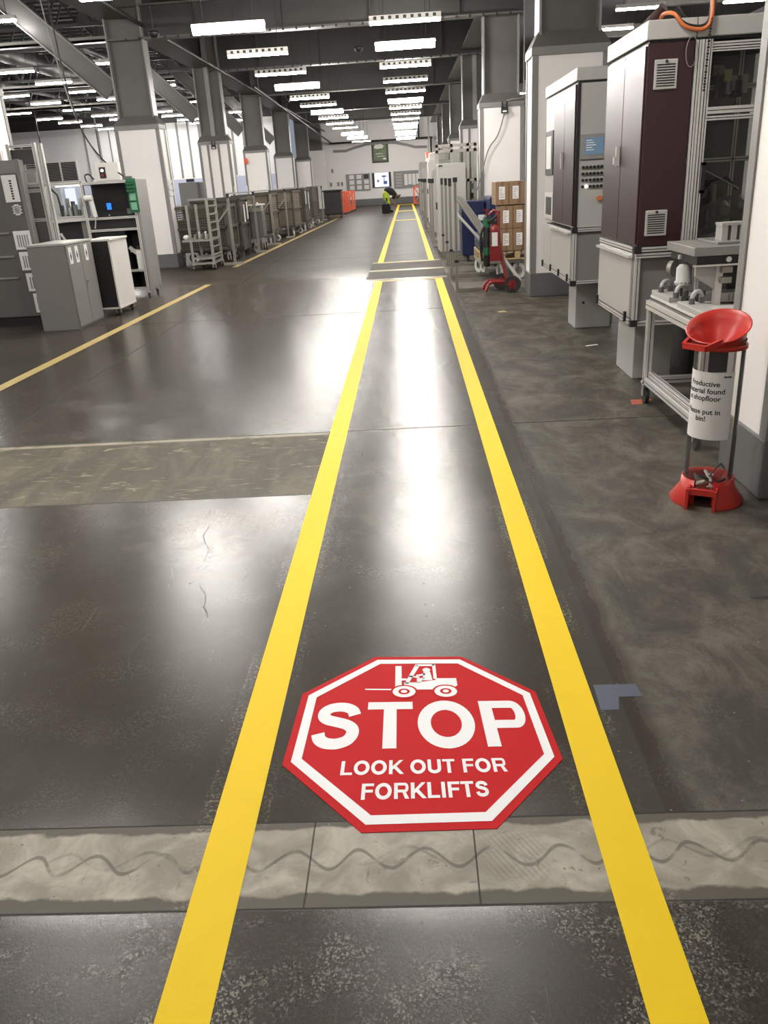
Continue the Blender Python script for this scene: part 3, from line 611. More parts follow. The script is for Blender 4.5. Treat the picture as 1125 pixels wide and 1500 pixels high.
def signtext(s_, u0, u1, v0, v1, name='lettering'):
    P_ = glyphs(s_); xs = [p[0] for q, _ in P_ for p in q]; ys = [p[1] for q, _ in P_ for p in q]; a0, a1, b0, b1 = min(xs), max(xs), min(ys), max(ys); m_ = MB()
    for q, i in P_:
        A_ = sum(q[k][0] * q[(k + 1) % len(q)][1] - q[(k + 1) % len(q)][0] * q[k][1] for k in range(len(q)))
        if A_ < 0: q = q[::-1]
        m_.add([sg(u0 + (x - a0) / (a1 - a0) * (u1 - u0), v0 + (y - b0) / (b1 - b0) * (v1 - v0), .0028 + (i % 4) * .00005) for x, y in q], [tuple(range(len(q)))])
    return part(name, m_, 'signwhite', sign)
signtext('STOP', -0.845, 0.835, -0.285, 0.297)
signtext('LOOK OUT FOR', -0.59, 0.575, -0.532, -0.392)
signtext('FORKLIFTS', -0.434, 0.41, -0.752, -0.608)
# forklift pictogram
pg = MB(); Z1 = .0028
def pp(pts, z=Z1): pg.add([sg(u, v, z) for u, v in pts], [tuple(range(len(pts)))])
def ring(cx, cy, ru, rv, z, m, n=28):
    pg.m = m; pg.add([sg(cx + ru * math.cos(2 * PI * k / n), cy + rv * math.sin(2 * PI * k / n), z) for k in range(n)], [tuple(range(n))]); pg.m = 0
pp([(-0.48, .478), (-0.48, .462), (-0.22, .452), (-0.22, .472)]); pp([(-.222, .50), (-.165, .50), (-.165, .835), (-.222, .835)]); pp([(-.165, .60), (-.12, .60), (-.12, .63), (-.165, .63)])
pp([(-.14, .55), (-.105, .55), (.0, .83), (-.035, .865)]); pp([(-.035, .83), (.13, .83), (.15, .865), (-.035, .865)]); pp([(.12, .62), (.15, .62), (.15, .865), (.12, .86)])
pp([(-.145, .46), (.27, .46), (.325, .52), (.325, .63), (.15, .63), (.13, .60), (-.03, .57), (-.145, .57)])
pp([(-.105, .655), (-.01, .635), (0, .655), (-.095, .675)])
ring(.062, .765, .036, .036, Z1, 0, 20); pp([(.035, .735), (.095, .735), (.11, .60), (.02, .60)]); pp([(-.035, .66), (.045, .68), (.05, .71), (-.035, .685)]); pp([(-.03, .56), (.0, .56), (.02, .61), (.05, .64), (-.03, .63)])
for cx in (-.145, .215):
    ring(cx, .43, .118, .10, Z1 + .0003, 1); ring(cx, .43, .098, .082, Z1 + .0006, 0); ring(cx, .43, .05, .042, Z1 + .0009, 1); ring(cx, .43, .027, .022, Z1 + .0012, 0)
part('forklift_pictogram', pg, ['signwhite', 'signred'], sign)
# ---------------------------------------------------------------- clear litter tube
BX, BY = 1.415, 3.79
bn = thing('litter_bin', 'clear tube litter bin with red funnel top beside the white column', 'bin', (BX, BY, 0))
fd = Vector((-1.0, -1.9, 0)).normalized(); fang = math.atan2(fd.y, fd.x)
part('foot', MB().lathe([(0.168, 0), (0.172, 0.012), (0.128, 0.075), (0.120, 0.125), (0.114, 0.125), (0.112, 0.0)], (BX, BY, 0), 40, fang + 0.36, fang + 2 * PI - 0.36), 'red', bn)
fs = Vector((-fd.y, fd.x, 0)); c0 = Vector((BX, BY, 0))
def loop(z0, z1, r0, r1, hw, th=0.012):
    m_ = MB()
    p = [c0 + fd * r0 + fs * hw, c0 + fd * r1 + fs * hw, c0 + fd * r1 - fs * hw, c0 + fd * r0 - fs * hw]
    for a_, b2 in zip(p, p[1:]): m_.bar(a_ + Vector((0, 0, (z0 + z1) / 2)), b2 + Vector((0, 0, (z0 + z1) / 2)), th, z1 - z0)
    return m_
fl = loop(0.075, 0.105, 0.10, 0.165, 0.062)
for s_ in (-1, 1): fl.bar(c0 + fd * 0.165 + fs * (0.062 * s_) + Vector((0, 0, 0.0)), c0 + fd * 0.165 + fs * (0.062 * s_) + Vector((0, 0, 0.105)), 0.014, 0.03, up=tuple(fd)); fl.bar(c0 + fd * 0.11 + fs * (0.062 * s_) + Vector((0, 0, 0.04)), c0 + fd * 0.166 + fs * (0.062 * s_) + Vector((0, 0, 0.04)), 0.012, 0.09)
part('foot_bracket', fl, 'red', bn)
part('foot_tray', MB().lathe([(0, 0.05), (0.105, 0.05), (0.105, 0.06), (0, 0.06)], (BX, BY, 0), 30), 'red', bn)
part('tube', MB().lathe([(0.111, 0.055), (0.111, 0.79)], (BX, BY, 0), 48), 'tubeglass', bn)
part('collar', MB().lathe([(0.112, 0.75), (0.118, 0.75), (0.118, 0.77), (0.112, 0.77)], (BX, BY, 0), 40), 'red', bn)
# slanted funnel
fn = MB(); n_ = 48; tl = Vector((-0.55, -0.83, 0)).normalized(); vs = []
FC = Vector((BX - 0.018, BY, 0)); prof = [(0.112, 0.765, 0.0), (0.120, 0.785, 0.06), (0.126, 0.825, 0.28), (0.136, 0.842, 0.40), (0.141, 0.848, 0.41), (0.135, 0.849, 0.40), (0.120, 0.825, 0.28), (0.102, 0.795, 0.08), (0.05, 0.755, 0.0), (0.047, 0.74, 0.0)]
for k in range(n_):
    a_ = 2 * PI * k / n_; d = Vector((math.cos(a_), math.sin(a_), 0))
    for r_, z_, sl in prof: vs.append(FC + d * r_ + Vector((0, 0, z_ - sl * r_ * d.dot(tl))))
m_ = len(prof); fn.sm = True; fn.add(vs, [(k * m_ + j, ((k + 1) % n_) * m_ + j, ((k + 1) % n_) * m_ + j + 1, k * m_ + j + 1) for k in range(n_) for j in range(m_ - 1)])
part('funnel', fn, 'red', bn)
hd = Vector((-0.9, -0.55, 0)).normalized(); hs = Vector((-hd.y, hd.x, 0)); h_ = MB()
p = [c0 + hd * 0.10 + hs * 0.085, c0 + hd * 0.175 + hs * 0.062, c0 + hd * 0.175 - hs * 0.062, c0 + hd * 0.10 - hs * 0.085]; zz = [0.80, 0.775, 0.775, 0.80]
for i in range(3): h_.bar(p[i] + Vector((0, 0, zz[i])), p[i + 1] + Vector((0, 0, zz[i + 1])), 0.016, 0.026)
part('handle', h_, 'red', bn)
# sheet on the tube
acam = math.atan2(-BY, -BX); pa = lambda deg: acam + math.radians(deg)
def on_tube(r_): return lambda x, y: (BX + r_ * math.cos(pa(-31) + x / 0.111), BY + r_ * math.sin(pa(-31) + x / 0.111), y)
sh = MB(); k0, k1 = -98, 40
sh.sm = True; v_ = []
for k in range(31):
    a_ = pa(k0 + (k1 - k0) * k / 30)
    for z_ in (0.335, 0.655): v_.append((BX + 0.1125 * math.cos(a_), BY + 0.1125 * math.sin(a_), z_))
sh.add(v_, [(2 * k, 2 * k + 2, 2 * k + 3, 2 * k + 1) for k in range(30)])
sheet = part('paper_sheet', sh, 'paper', bn); sheet['label'] = 'white printed sheet'
for s_, z_ in (('Productive', 0.590), ('material found', 0.556), ('at shopfloor', 0.522), ('Please put in', 0.458), ('bin!', 0.424)):
    text('lettering', s_, 0.034, 'ink', sheet, lambda x, y, z_=z_: on_tube(0.1133)(x, y + z_), 0.0006)
text('lettering', 'lerose', 0.013, 'ink', sheet, lambda x, y: on_tube(0.1133)(x + 0.105, y + 0.632), 0.0008)
# scraps inside
for i in range(14):
    r_ = random.uniform(0, 0.075); a_ = random.uniform(0, 2 * PI); x, y, z = BX + r_ * math.cos(a_), BY + r_ * math.sin(a_), 0.075 + random.uniform(0, 0.055)
    q = MB(); dx, dy, dz = random.uniform(-1, 1), random.uniform(-1, 1), random.uniform(-.2, .4); l_ = min(random.uniform(0.015, 0.04), (0.098 - r_)); l_ = max(l_, .012)
    v = Vector((dx, dy, dz)).normalized() * l_
    if i % 3 == 0: q.prism([Vector((x, y, z)) + v * .7, Vector((x, y, z)) + Vector((-v.y, v.x, .012)) * .7, Vector((x, y, z)) - v * .8 + Vector((0, 0, .01)), Vector((x, y, z)) + Vector((v.y, -v.x, 0)) * .7], (0.002, 0.002, 0.004))
    else: q.bar(Vector((x, y, z)) - v, Vector((x, y, z)) + v, random.uniform(.006, .014))
    tag(part('scrap_piece', q, ('paper', 'carton', 'black', 'galv', 'wheelw')[i % 5]), 'small piece of scrap lying in the bottom of the clear bin', 'scrap', 'scraps in the clear bin')
tag(part('wire_hook', MB().tube([(BX - .01, BY - .03, .12), (BX + .03, BY - .02, .165), (BX + .055, BY - .01, .185), (BX + .075, BY, .16)], 0.003), 'black'), 'bent black wire standing up from the scraps in the clear bin', 'wire')
# ---------------------------------------------------------------- machine near (maroon cabinet and glazed cell)
def grille(parent, x0, x1, y, z0, z1):
    g = MB().box(x0, x1, y - 0.012, y, z0, z1); o = part('vent_grille', g, 'machgrey', parent, bevel=0.004)
    sl = MB(); n_ = 9
    for k in range(n_):
        z = z0 + 0.02 + (z1 - z0 - 0.05) * k / (n_ - 1); sl.box(x0 + 0.015, x1 - 0.015, y - 0.0135, y - 0.012, z - 0.0035, z + 0.0035)
    part('slot_pattern', sl, 'black', o); part('lock', MB().cyl((x0 / 2 + x1 / 2, y - 0.02, z1 - 0.012), (x0 / 2 + x1 / 2, y - 0.01, z1 - 0.012), 0.009), 'black', o)
def profile(p, q, w=0.045):
    p, q = Vector(p), Vector(q); m_ = MB().bar(p, q, w); d = (q - p).normalized()
    m_.m = 1; u = Vector((0, 0, 1)) if abs(d.z) < 0.9 else Vector((0, 1, 0)); a_ = d.cross(u).normalized(); b2 = a_.cross(d)
    for s_ in (-1, 1):
        for ax in (a_, b2): o = ax * (s_ * (w / 2 + 0.0006)); m_.bar(p + o, q + o, 0.0045 if ax is b2 else 0.0012, 0.0012 if ax is b2 else 0.0045, up=tuple(b2))
    return m_
def join(*ms):
    r = MB()
    for m_ in ms:
        o = len(r.v); r.v += m_.v; r.f += [[i + o for i in f] for f in m_.f]; r.mi += m_.mi; r.fs += m_.fs
    return r
FY, AX = 5.87, 1.555
m1 = thing('electrical_cabinet', 'tall dark maroon control cabinet with two vent grilles, nearer of the two machines', 'cabinet', (AX + 0.15, FY + 0.5, 0))
part('body', MB().box(AX, 1.845, FY, 6.93, 1.03, 2.25), 'maroon', m1, bevel=0.006)
for i, (y0, y1) in enumerate(((FY + 0.012, 6.385), (6.395, 6.92))):
    d = part('door', MB().box(AX - 0.012, AX, y0, y1, 1.045, 2.235), 'maroon', m1, bevel=0.003)
    if i == 1: part('handle', MB().box(AX - 0.035, AX - 0.012, 6.43, 6.46, 1.55, 1.68).box(AX - 0.05, AX - 0.035, 6.425, 6.465, 1.56, 1.61), 'machgrey', d)
part('canopy', MB().box(AX - 0.012, 1.85, FY - 0.012, 6.95, 2.265, 2.375), 'machgrey', m1, bevel=0.006)
part('shadow_gap', MB().box(AX + 0.01, 1.85, FY + 0.01, 6.9, 2.25, 2.265), 'black', m1)
grille(m1, 1.60, 1.745, FY, 1.985, 2.155); grille(m1, 1.60, 1.745, FY, 1.095, 1.26)
part('sill_profile', join(profile((AX - 0.005, FY - 0.002, 1.01), (1.849, FY - 0.002, 1.01), 0.03), profile((AX - 0.005, FY - 0.002, 0.97), (1.849, FY - 0.002, 0.97), 0.03), profile((AX - 0.005, FY, 1.01), (AX - 0.005, 6.93, 1.01), 0.03), profile((AX - 0.005, FY, 0.52), (AX - 0.005, 6.93, 0.52), 0.03), profile((AX - 0.005, FY - 0.002, 0.51), (1.849, FY - 0.002, 0.51), 0.03)), ['alu', 'black'], m1)
part('corner_post', profile((AX + 0.012, FY + 0.01, 0.5), (AX + 0.012, FY + 0.01, 1.02), 0.036), ['alu', 'black'], m1)
part('corner_block', MB().box(AX - 0.02, AX + 0.03, FY - 0.022, FY + 0.03, 0.985, 1.035).box(AX - 0.02, AX + 0.03, FY - 0.022, FY + 0.03, 0.49, 0.535), 'black', m1)
part('lower_body', MB().box(AX + 0.02, 1.85, FY + 0.02, 6.92, 0.51, 0.99), 'cabgrey', m1)
d = part('flap_door', MB().box(AX - 0.018, AX + 0.0, FY + 0.05, 6.92, 0.545, 0.985), 'machgrey', m1, bevel=0.004)
part('grip_rail', MB().box(AX - 0.045, AX - 0.01, FY + 0.04, 6.93, 0.955, 0.972), 'alu', d)
for y in (FY + 0.12, 6.9): part('latch', MB().box(AX - 0.035, AX - 0.018, y - 0.015, y + 0.01, 0.51, 0.58), 'black', d)
part('foot', MB().box(1.70, 1.99, 6.33, 6.85, 0, 0.51), 'machgrey', m1, bevel=0.006); part('foot_knob', MB().cyl((1.79, 6.325, 0.24), (1.79, 6.335, 0.24), 0.012), 'black', m1)

# glazed cell
gc = thing('glazed_machine_cell', 'aluminium framed machine cell with glass doors beside the maroon cabinet', 'machine', (2.3, FY + 0.5, 0))
fr = join(*[profile((x, FY, 0.98), (x, FY, 2.25), w_) for x, w_ in ((1.866, 0.03), (1.902, 0.034), (1.94, 0.026), (2.62, 0.04))], profile((1.95, FY, 2.22), (2.6, FY, 2.22), 0.026), profile((1.95, FY, 2.19), (2.6, FY, 2.19), 0.022), profile((1.95, FY, 1.845), (2.6, FY, 1.845), 0.04), profile((1.95, FY, 1.80), (2.6, FY, 1.80), 0.026), profile((1.95, FY, 1.0), (2.6, FY, 1.0), 0.04))
part('frame', fr, ['alu', 'black'], gc)
part('canopy', MB().box(1.852, 2.65, FY - 0.012, 6.95, 2.265, 2.375), 'machgrey', gc, bevel=0.006); part('shadow_gap', MB().box(1.852, 2.6, FY + 0.01, 6.9, 2.25, 2.265), 'black', gc)
part('lower_body', MB().box(1.852, 2.6, FY + 0.02, 6.92, 0.51, 0.98), 'cabgrey', gc); part('foot', MB().box(2.15, 2.6, 6.4, 6.9, 0, 0.51), 'black', gc)
part('sill_profile', profile((1.86, FY - 0.002, 0.51), (2.6, FY - 0.002, 0.51), 0.03), ['alu', 'black'], gc)
part('upper_pane', MB().box(1.96, 2.6, FY + 0.005, FY + 0.009, 1.865, 2.18), 'dglass', gc)
dp = part('door_pane', MB().box(1.96, 2.6, FY + 0.005, FY + 0.009, 1.02, 1.79), 'dglass', gc)
part('handle', MB().box(1.942, 1.965, FY - 0.04, FY - 0.025, 1.35, 1.54).box(1.942, 1.965, FY - 0.04, FY - 0.015, 1.35, 1.37).box(1.942, 1.965, FY - 0.04, FY - 0.015, 1.52, 1.54), 'black', dp)
bk = MB().box(1.9, 2.6, 6.85, 6.88, 1.0, 2.25)
part('back_panel', bk, 'cabdark', gc); part('deck', MB().box(1.86, 2.6, FY + 0.02, 6.85, 1.0, 1.05), 'galv', gc)
for i in range(16):
    x = random.uniform(1.98, 2.4); y = random.uniform(6.0, 6.6); z = random.uniform(1.08, 1.35); k = i % 4; q = MB()
    if k == 0: q.cyl((x, y, 1.05), (x, y, z + 0.12), 0.02)
    elif k == 1: q.bar((x - .1, y, z), (x + .14, y - .05, z + random.uniform(-.1, .1)), 0.035)
    elif k == 2: q.box(x - .05, x + .06, y, y + .1, z - .04, z + .08)
    else: q.cyl((x, y - .1, z), (x + .05, y + .1, z + .03), 0.035)
    part('mechanism', q, ('galv', 'cabgrey', 'cabdark', 'machgrey')[k], gc)
for i in range(8):
    x = 1.99 + 0.035 * i; q = MB()
    if i < 3: q.cyl((x + 0.02, 6.05, 2.09), (x + 0.02, 6.12, 2.09), 0.03, 14)
    else: q.box(x, x + 0.05, 6.1, 6.2, 1.93 + 0.02 * (i % 3), 2.03 + 0.03 * (i % 2))
    part('fitting', q, ('black', 'machgrey', 'galv')[i % 3], gc)
part('note', MB().box(2.10, 2.15, 6.03, 6.035, 2.02, 2.09), mat('yellow_note', (.5, .48, .25), .7), gc)
part('inner_frame', join(profile((2.07, 6.3, 1.05), (2.07, 6.3, 2.25), 0.03), profile((2.3, 6.3, 1.05), (2.3, 6.3, 2.25), 0.03), profile((1.95, 6.3, 1.55), (2.55, 6.3, 1.55), 0.03), profile((1.95, 6.2, 2.0), (2.55, 6.2, 2.0), 0.03)), ['alu', 'black'], gc)
part('hose', MB().tube([(2.0, 6.0, 1.35), (2.06, 5.98, 1.42), (2.16, 6.0, 1.44), (2.26, 6.05, 1.36)], 0.012), 'black', gc); part('hose', MB().tube([(1.98, 5.96, 1.50), (2.1, 5.97, 1.44), (2.25, 5.98, 1.36)], 0.004), 'paper', gc)
# cables draped from the top
cb = [(1.68, 6.1, 2.40), (1.67, 5.98, 2.42), (1.70, 5.86, 2.40), (1.76, 5.84, 2.33), (1.84, 5.84, 2.305), (1.90, 5.84, 2.315), (1.925, 5.84, 2.37), (1.93, 5.86, 2.5), (1.94, 5.9, 2.8), (1.94, 6.0, 3.4)]
def smooth(pts, n=6):
    P = [Vector(p) for p in pts]; P = [P[0]] + P + [P[-1]]; r = []
    for i in range(1, len(P) - 2):
        for k in range(n):
            u = k / n; a_, b2, c2, d2 = P[i - 1:i + 3]
            r.append(0.5 * ((2 * b2) + (c2 - a_) * u + (2 * a_ - 5 * b2 + 4 * c2 - d2) * u * u + (3 * b2 - a_ - 3 * c2 + d2) * u ** 3))
    r.append(P[-2]); return r
tag(part('orange_cable', MB().tube(smooth(cb), 0.012), 'cableor'), 'thick orange cable looping over the canopy of the maroon cabinet', 'cable')
for i in range(3):
    tag(part('black_cable', MB().tube(smooth([(x + 0.012 * i - 0.0, y + 0.02 + 0.012 * i, z + 0.018 + 0.012 * i) for x, y, z in cb[2:]]), 0.011), 'black'), 'black cable draped beside the orange one above the maroon cabinet, %s strand' % ('inner', 'middle', 'outer')[i], 'cable', 'black cables above the maroon cabinet')
lp = [(1.82 + 0.035 * math.sin(a_), 5.845, 2.26 - 0.075 + 0.085 * math.cos(a_)) for a_ in [2 * PI * k / 20 for k in range(20)]]
tag(part('cable_loop', MB().tube(lp, 0.003, closed=True), 'grey'), 'thin grey wire loop hanging on the maroon cabinet front', 'wire')
ch = MB()
for k in range(24): z = 2.36 - 0.017 * k; ch.bar((1.922 - 0.0005 * k, 5.832, z), (1.922 - 0.0005 * k, 5.832, z - 0.012), 0.014 if k % 2 else 0.006, 0.006 if k % 2 else 0.014)
tag(part('cable_chain', ch, 'black'), 'dark chain hanging down the aluminium post beside the maroon cabinet', 'chain')
tag(part('conduit_elbow', MB().tube([(1.60, 6.15, 2.372), (1.69, 6.05, 2.47)], 0.032), 'maroon'), 'brown pipe stub on the canopy where the orange cable starts', 'pipe')
# ---------------------------------------------------------------- machine far
F2, Y2 = 8.13, 9.85
m2 = thing('electrical_cabinet', 'maroon and light grey control cabinet with operator screen, farther machine', 'cabinet', (AX + 0.3, F2 + 0.8, 0))
part('body', MB().box(AX, 2.4, F2 + 0.01, Y2, 1.03, 2.25), 'machgrey', m2, bevel=0.006)
for y0, y1 in ((F2 + 0.03, 8.66), (8.67, 9.25)):
    d = part('door', MB().box(AX - 0.014, AX, y0, y1, 1.045, 2.24), 'maroon', m2, bevel=0.003)
    if y0 > 8.5: part('handle', MB().box(AX - 0.035, AX - 0.014, 8.70, 8.735, 1.55, 1.70), 'machgrey', d)
part('window_frame', MB().box(AX - 0.012, AX, 9.33, 9.80, 1.50, 1.93), 'black', m2); part('window_pane', MB().box(AX - 0.016, AX - 0.012, 9.42, 9.72, 1.56, 1.88), 'paper', m2)
part('window_frame', MB().box(AX - 0.012, AX, 9.30, 9.80, 1.06, 1.32), 'cream', m2); part('window_pane', MB().box(AX - 0.016, AX - 0.012, 9.36, 9.70, 1.10, 1.28), 'black', m2)
part('black_post', MB().box(AX + 0.0, AX + 0.03, F2 - 0.004, F2 + 0.03, 1.03, 2.25), 'black', m2)
part('canopy', MB().box(AX - 0.012, 2.42, F2 - 0.012, Y2 + 0.01, 2.265, 2.37), 'machgrey', m2, bevel=0.006); part('shadow_gap', MB().box(AX + 0.01, 2.4, F2 + 0.005, Y2 - .02, 2.25, 2.265), 'black', m2)
hm = part('screen_bezel', MB().box(1.595, 1.81, F2 - 0.012, F2 + 0.01, 1.62, 1.83), 'boardgrey', m2, bevel=0.004); part('screen', MB().box(1.632, 1.80, F2 - 0.014, F2 - 0.012, 1.66, 1.80), 'screeng', hm)
sl = MB()
for k in range(5): sl.box(1.645, 1.70 + 0.015 * (k % 3), F2 - 0.0155, F2 - 0.014, 1.775 - 0.02 * k, 1.782 - 0.02 * k)
part('screen_rows', sl, 'paper', hm)
for r in range(4):
    for k in range(6):
        x = 1.625 + 0.034 * k; z = 1.555 - 0.055 * r
        part('push_button', MB().cyl((x, F2 - 0.018, z), (x, F2 + 0.01, z), 0.0125, 12), 'ledw' if (r, k) == (3, 1) else 'black', m2)
part('emergency_stop', MB().cyl((1.78, F2 - 0.035, 1.285), (1.78, F2 + 0.01, 1.285), 0.022, 14), 'cableor', m2)
part('sill_profile', join(*[profile((AX - 0.005, F2, z), (2.4, F2, z), 0.03) for z in (1.01, 0.535)], *[profile((AX - 0.005, F2, z), (AX - 0.005, Y2, z), 0.03) for z in (0.535,)]), ['alu', 'black'], m2)
part('corner_post', profile((AX + 0.012, F2 + 0.01, 0.52), (AX + 0.012, F2 + 0.01, 1.02), 0.036), ['alu', 'black'], m2)
part('corner_block', MB().box(AX - 0.02, AX + 0.035, F2 - 0.022, F2 + 0.03, 0.985, 1.035).box(AX - 0.02, AX + 0.035, F2 - 0.022, F2 + 0.03, 0.5, 0.55), 'black', m2)
part('lower_body', MB().box(AX + 0.02, 2.4, F2 + 0.02, Y2, 0.52, 1.0), 'cabgrey', m2)
d = part('flap_door', MB().box(AX - 0.018, AX, F2 + 0.05, 9.3, 0.56, 1.0), 'machgrey', m2, bevel=0.004); part('grip_rail', MB().box(AX - 0.045, AX - 0.01, F2 + 0.06, 9.3, 0.975, 0.99), 'alu', d)
part('flap_door', MB().box(AX - 0.018, AX, 9.31, 9.85, 0.56, 1.0), 'machgrey', m2, bevel=0.004)
for y in (F2 + 0.14, 8.75, 9.25, 9.8): part('latch', MB().box(AX - 0.035, AX - 0.018, y - 0.015, y + 0.015, 0.53, 0.6), 'black', d)
part('foot', MB().box(1.70, 2.06, 8.66, 9.05, 0, 0.52), 'machgrey', m2, bevel=0.006); part('foot_knob', MB().cyl((1.78, 8.65, 0.26), (1.78, 8.665, 0.26), 0.012), 'black', m2); part('foot_plate', MB().box(2.07, 2.14, 8.9, 9.2, 0, 0.52), 'galv', m2)
# ---------------------------------------------------------------- workbench with press
wb = thing('workbench', 'low aluminium framed workbench on castors in front of the maroon cabinet', 'workbench', (1.9, 5.1, 0))
bx0, bx1, by0, by1 = 1.60, 2.3, 4.55, 5.62
part('top_plate', MB().box(bx0, bx1, by0, by1, 0.725, 0.742), 'cream', wb, bevel=0.002)
part('apron', join(profile((bx0, by0, 0.68), (bx0, by1, 0.68), 0.055), profile((bx0, by1, 0.68), (bx1, by1, 0.68), 0.055), profile((bx0, by0, 0.68), (bx1, by0, 0.68), 0.055)), ['alu', 'black'], wb)
for x in (bx0 + 0.01, bx1 - 0.02):
    for y in (by0, by1):
        l_ = part('leg', profile((x, y, 0.13), (x, y, 0.66), 0.045), ['alu', 'black'], wb)
        cs = MB().cyl((x + 0.0, y - 0.012, 0.055), (x + 0.0, y + 0.012, 0.055), 0.05, 18)
        wh = part('castor_wheel', MB().cyl((x - 0.013, y, 0.052), (x + 0.013, y, 0.052), 0.052, 18), 'rubber', l_)
        part('castor_fork', MB().box(x - 0.025, x - 0.018, y - 0.02, y + 0.02, 0.05, 0.12).box(x + 0.018, x + 0.025, y - 0.02, y + 0.02, 0.05, 0.12).box(x - 0.025, x + 0.025, y - 0.025, y + 0.025, 0.115, 0.13), 'galv', l_)
part('lower_rail', join(profile((bx0 + .01, by0, 0.16), (bx0 + .01, by1, 0.16), 0.045), profile((bx0 + .035, by0, 0.205), (bx0 + .035, by1, 0.205), 0.03), profile((bx0, by1, 0.16), (bx1, by1, 0.16), 0.045), profile((bx0, by0, 0.16), (bx1, by0, 0.16), 0.045)), ['alu', 'black'], wb)
part('bolt', MB().cyl((bx0 - 0.025, by1 + 0.0, 0.15), (bx0 - 0.01, by1, 0.15), 0.012), 'alu', wb)
for i, (y0, y1) in enumerate(((5.22, 5.60), (4.60, 5.05))):
    tag(part('steel_plate', MB().box(1.60, 1.70, y0, y1, 0.743, 0.775), 'machgrey', bevel=0.003), 'pale flat steel plate on the bench edge, %s' % ('far one', 'near one')[i], 'plate')
for i, (x, y) in enumerate([(1.655, 5.48), (1.665, 5.20), (1.675, 4.93)]):
    t = thing('clamp_bracket', 'U-shaped metal clamp on the bench edge, %s' % ('farthest from the camera', 'middle one', 'nearest the clear bin')[i], 'clamp', (x, y, 0.777), 'U clamps on the bench')
    arc = [(x - 0.035 * math.cos(a_), y - 0.02 * math.cos(a_), 0.80 + 0.045 * math.sin(a_)) for a_ in [PI * k / 12 for k in range(13)]]
    part('arch', MB().tube(arc, 0.013), 'machgrey', t)
    for s_ in (-1, 1): part('socket', MB().cyl((x + 0.035 * s_, y + 0.02 * s_, 0.776), (x + 0.035 * s_, y + 0.02 * s_, 0.81), 0.018), 'cabdark', t)
tag(part('black_block', MB().box(1.66, 1.74, 5.08, 5.17, 0.743, 0.785), 'black', bevel=0.003), 'small black block between the bench clamps', 'block')
tag(part('glass_cup', MB().lathe([(0.024, 0), (0.027, 0.075), (0.025, 0.075), (0.022, 0.004), (0, 0.004)], (1.76, 5.12, 0.743), 20), 'tubeglass'), 'small clear cup standing on the bench', 'cup')
tag(part('glass_plate', MB().box(1.68, 1.76, 5.50, 5.504, 0.743, 0.84), 'tubeglass'), 'upright clear plate behind the bench clamps', 'plate')
ps = thing('bench_press', 'grey topped bench press with motor standing on the workbench', 'press', (1.95, 5.2, 0.743))
part('granite_top', MB().box(1.655, 2.30, 4.98, 5.52, 1.035, 1.085), 'granite', ps, bevel=0.003)
part('under_frame', MB().box(1.68, 2.28, 5.0, 5.50, 0.985, 1.034), 'black', ps); part('rail', MB().box(1.66, 2.28, 4.985, 5.0, 0.975, 0.984), 'alu', ps); part('button', MB().cyl((1.86, 4.985, 1.01), (1.86, 5.0, 1.01), 0.016), 'alu', ps); part('switch', MB().box(1.665, 1.68, 5.28, 5.31, 0.995, 1.02), 'alu', ps)
for x in (1.84, 2.2):
    for y in (5.08, 5.42): part('column', MB().box(x - 0.02, x + 0.02, y - 0.02, y + 0.02, 0.742, 0.985), 'alu', ps)
part('bracket', MB().prism([(1.70, 5.07, 0.98), (1.82, 5.07, 0.98), (1.82, 5.07, 0.83), (1.70, 5.07, 0.91)], (0, 0.02, 0)), 'machgrey', ps)
part('bracket_ribs', MB().box(1.84, 1.90, 5.02, 5.06, 0.93, 0.965).box(1.84, 1.90, 5.02, 5.06, 0.87, 0.905), 'galv', ps)
mo = part('motor', MB().lathe([(0, 0.965), (0.03, 0.965), (0.045, 0.945), (0.045, 0.87), (0.052, 0.865), (0.052, 0.845), (0.03, 0.83), (0, 0.83)], (1.69, 5.25, 0), 20), 'machgrey', ps)
part('flywheel', MB().cyl((1.655, 5.42, 0.925), (1.675, 5.40, 0.925), 0.05, 20), 'galv', mo); part('spindle', MB().cyl((1.69, 5.25, 0.745), (1.69, 5.25, 0.83), 0.016), 'black', mo)
for k in range(3): part('vent_hole', MB().cyl((1.665 + 0.022 * k, 5.197, 0.86), (1.665 + 0.022 * k, 5.21, 0.86), 0.004, 8), 'black', mo)
for x, y in ((1.74, 5.3), (1.77, 5.22)): part('guide_rod', MB().cyl((x, y, 0.743), (x, y, 0.985), 0.007), 'alu', ps)
part('back_box', MB().box(1.94, 2.28, 5.2, 5.5, 0.80, 0.98), 'black', ps)
tb = thing('part_tray', 'pale slotted tray box at the back of the bench under the press', 'tray', (2.0, 5.12, 0.755))
part('shell', MB().box(1.86, 2.15, 5.05, 5.2, 0.755, 0.81), 'granite', tb, bevel=0.005); st = MB(); st.m = 0
for i in range(9):
    for j in range(4): st.box(1.90 + 0.022 * i, 1.912 + 0.022 * i, 5.0485, 5.05, 0.765 + 0.01 * j, 0.770 + 0.01 * j)
part('slot_pattern', st, 'black', tb)
fx = thing('fixture_block', 'pale steel fixture block of upright bars on the grey press top', 'fixture', (1.93, 5.2, 1.086))
part('base_plate', MB().box(1.82, 2.2, 5.08, 5.45, 1.086, 1.10), 'granite', fx, bevel=0.002)
for x in (1.872, 1.925, 1.978): part('upright', MB().box(x, x + 0.034, 5.17, 5.28, 1.10, 1.185), 'machgrey', fx)
part('top_bar', MB().box(1.868, 2.016, 5.165, 5.285, 1.185, 1.20), 'machgrey', fx)
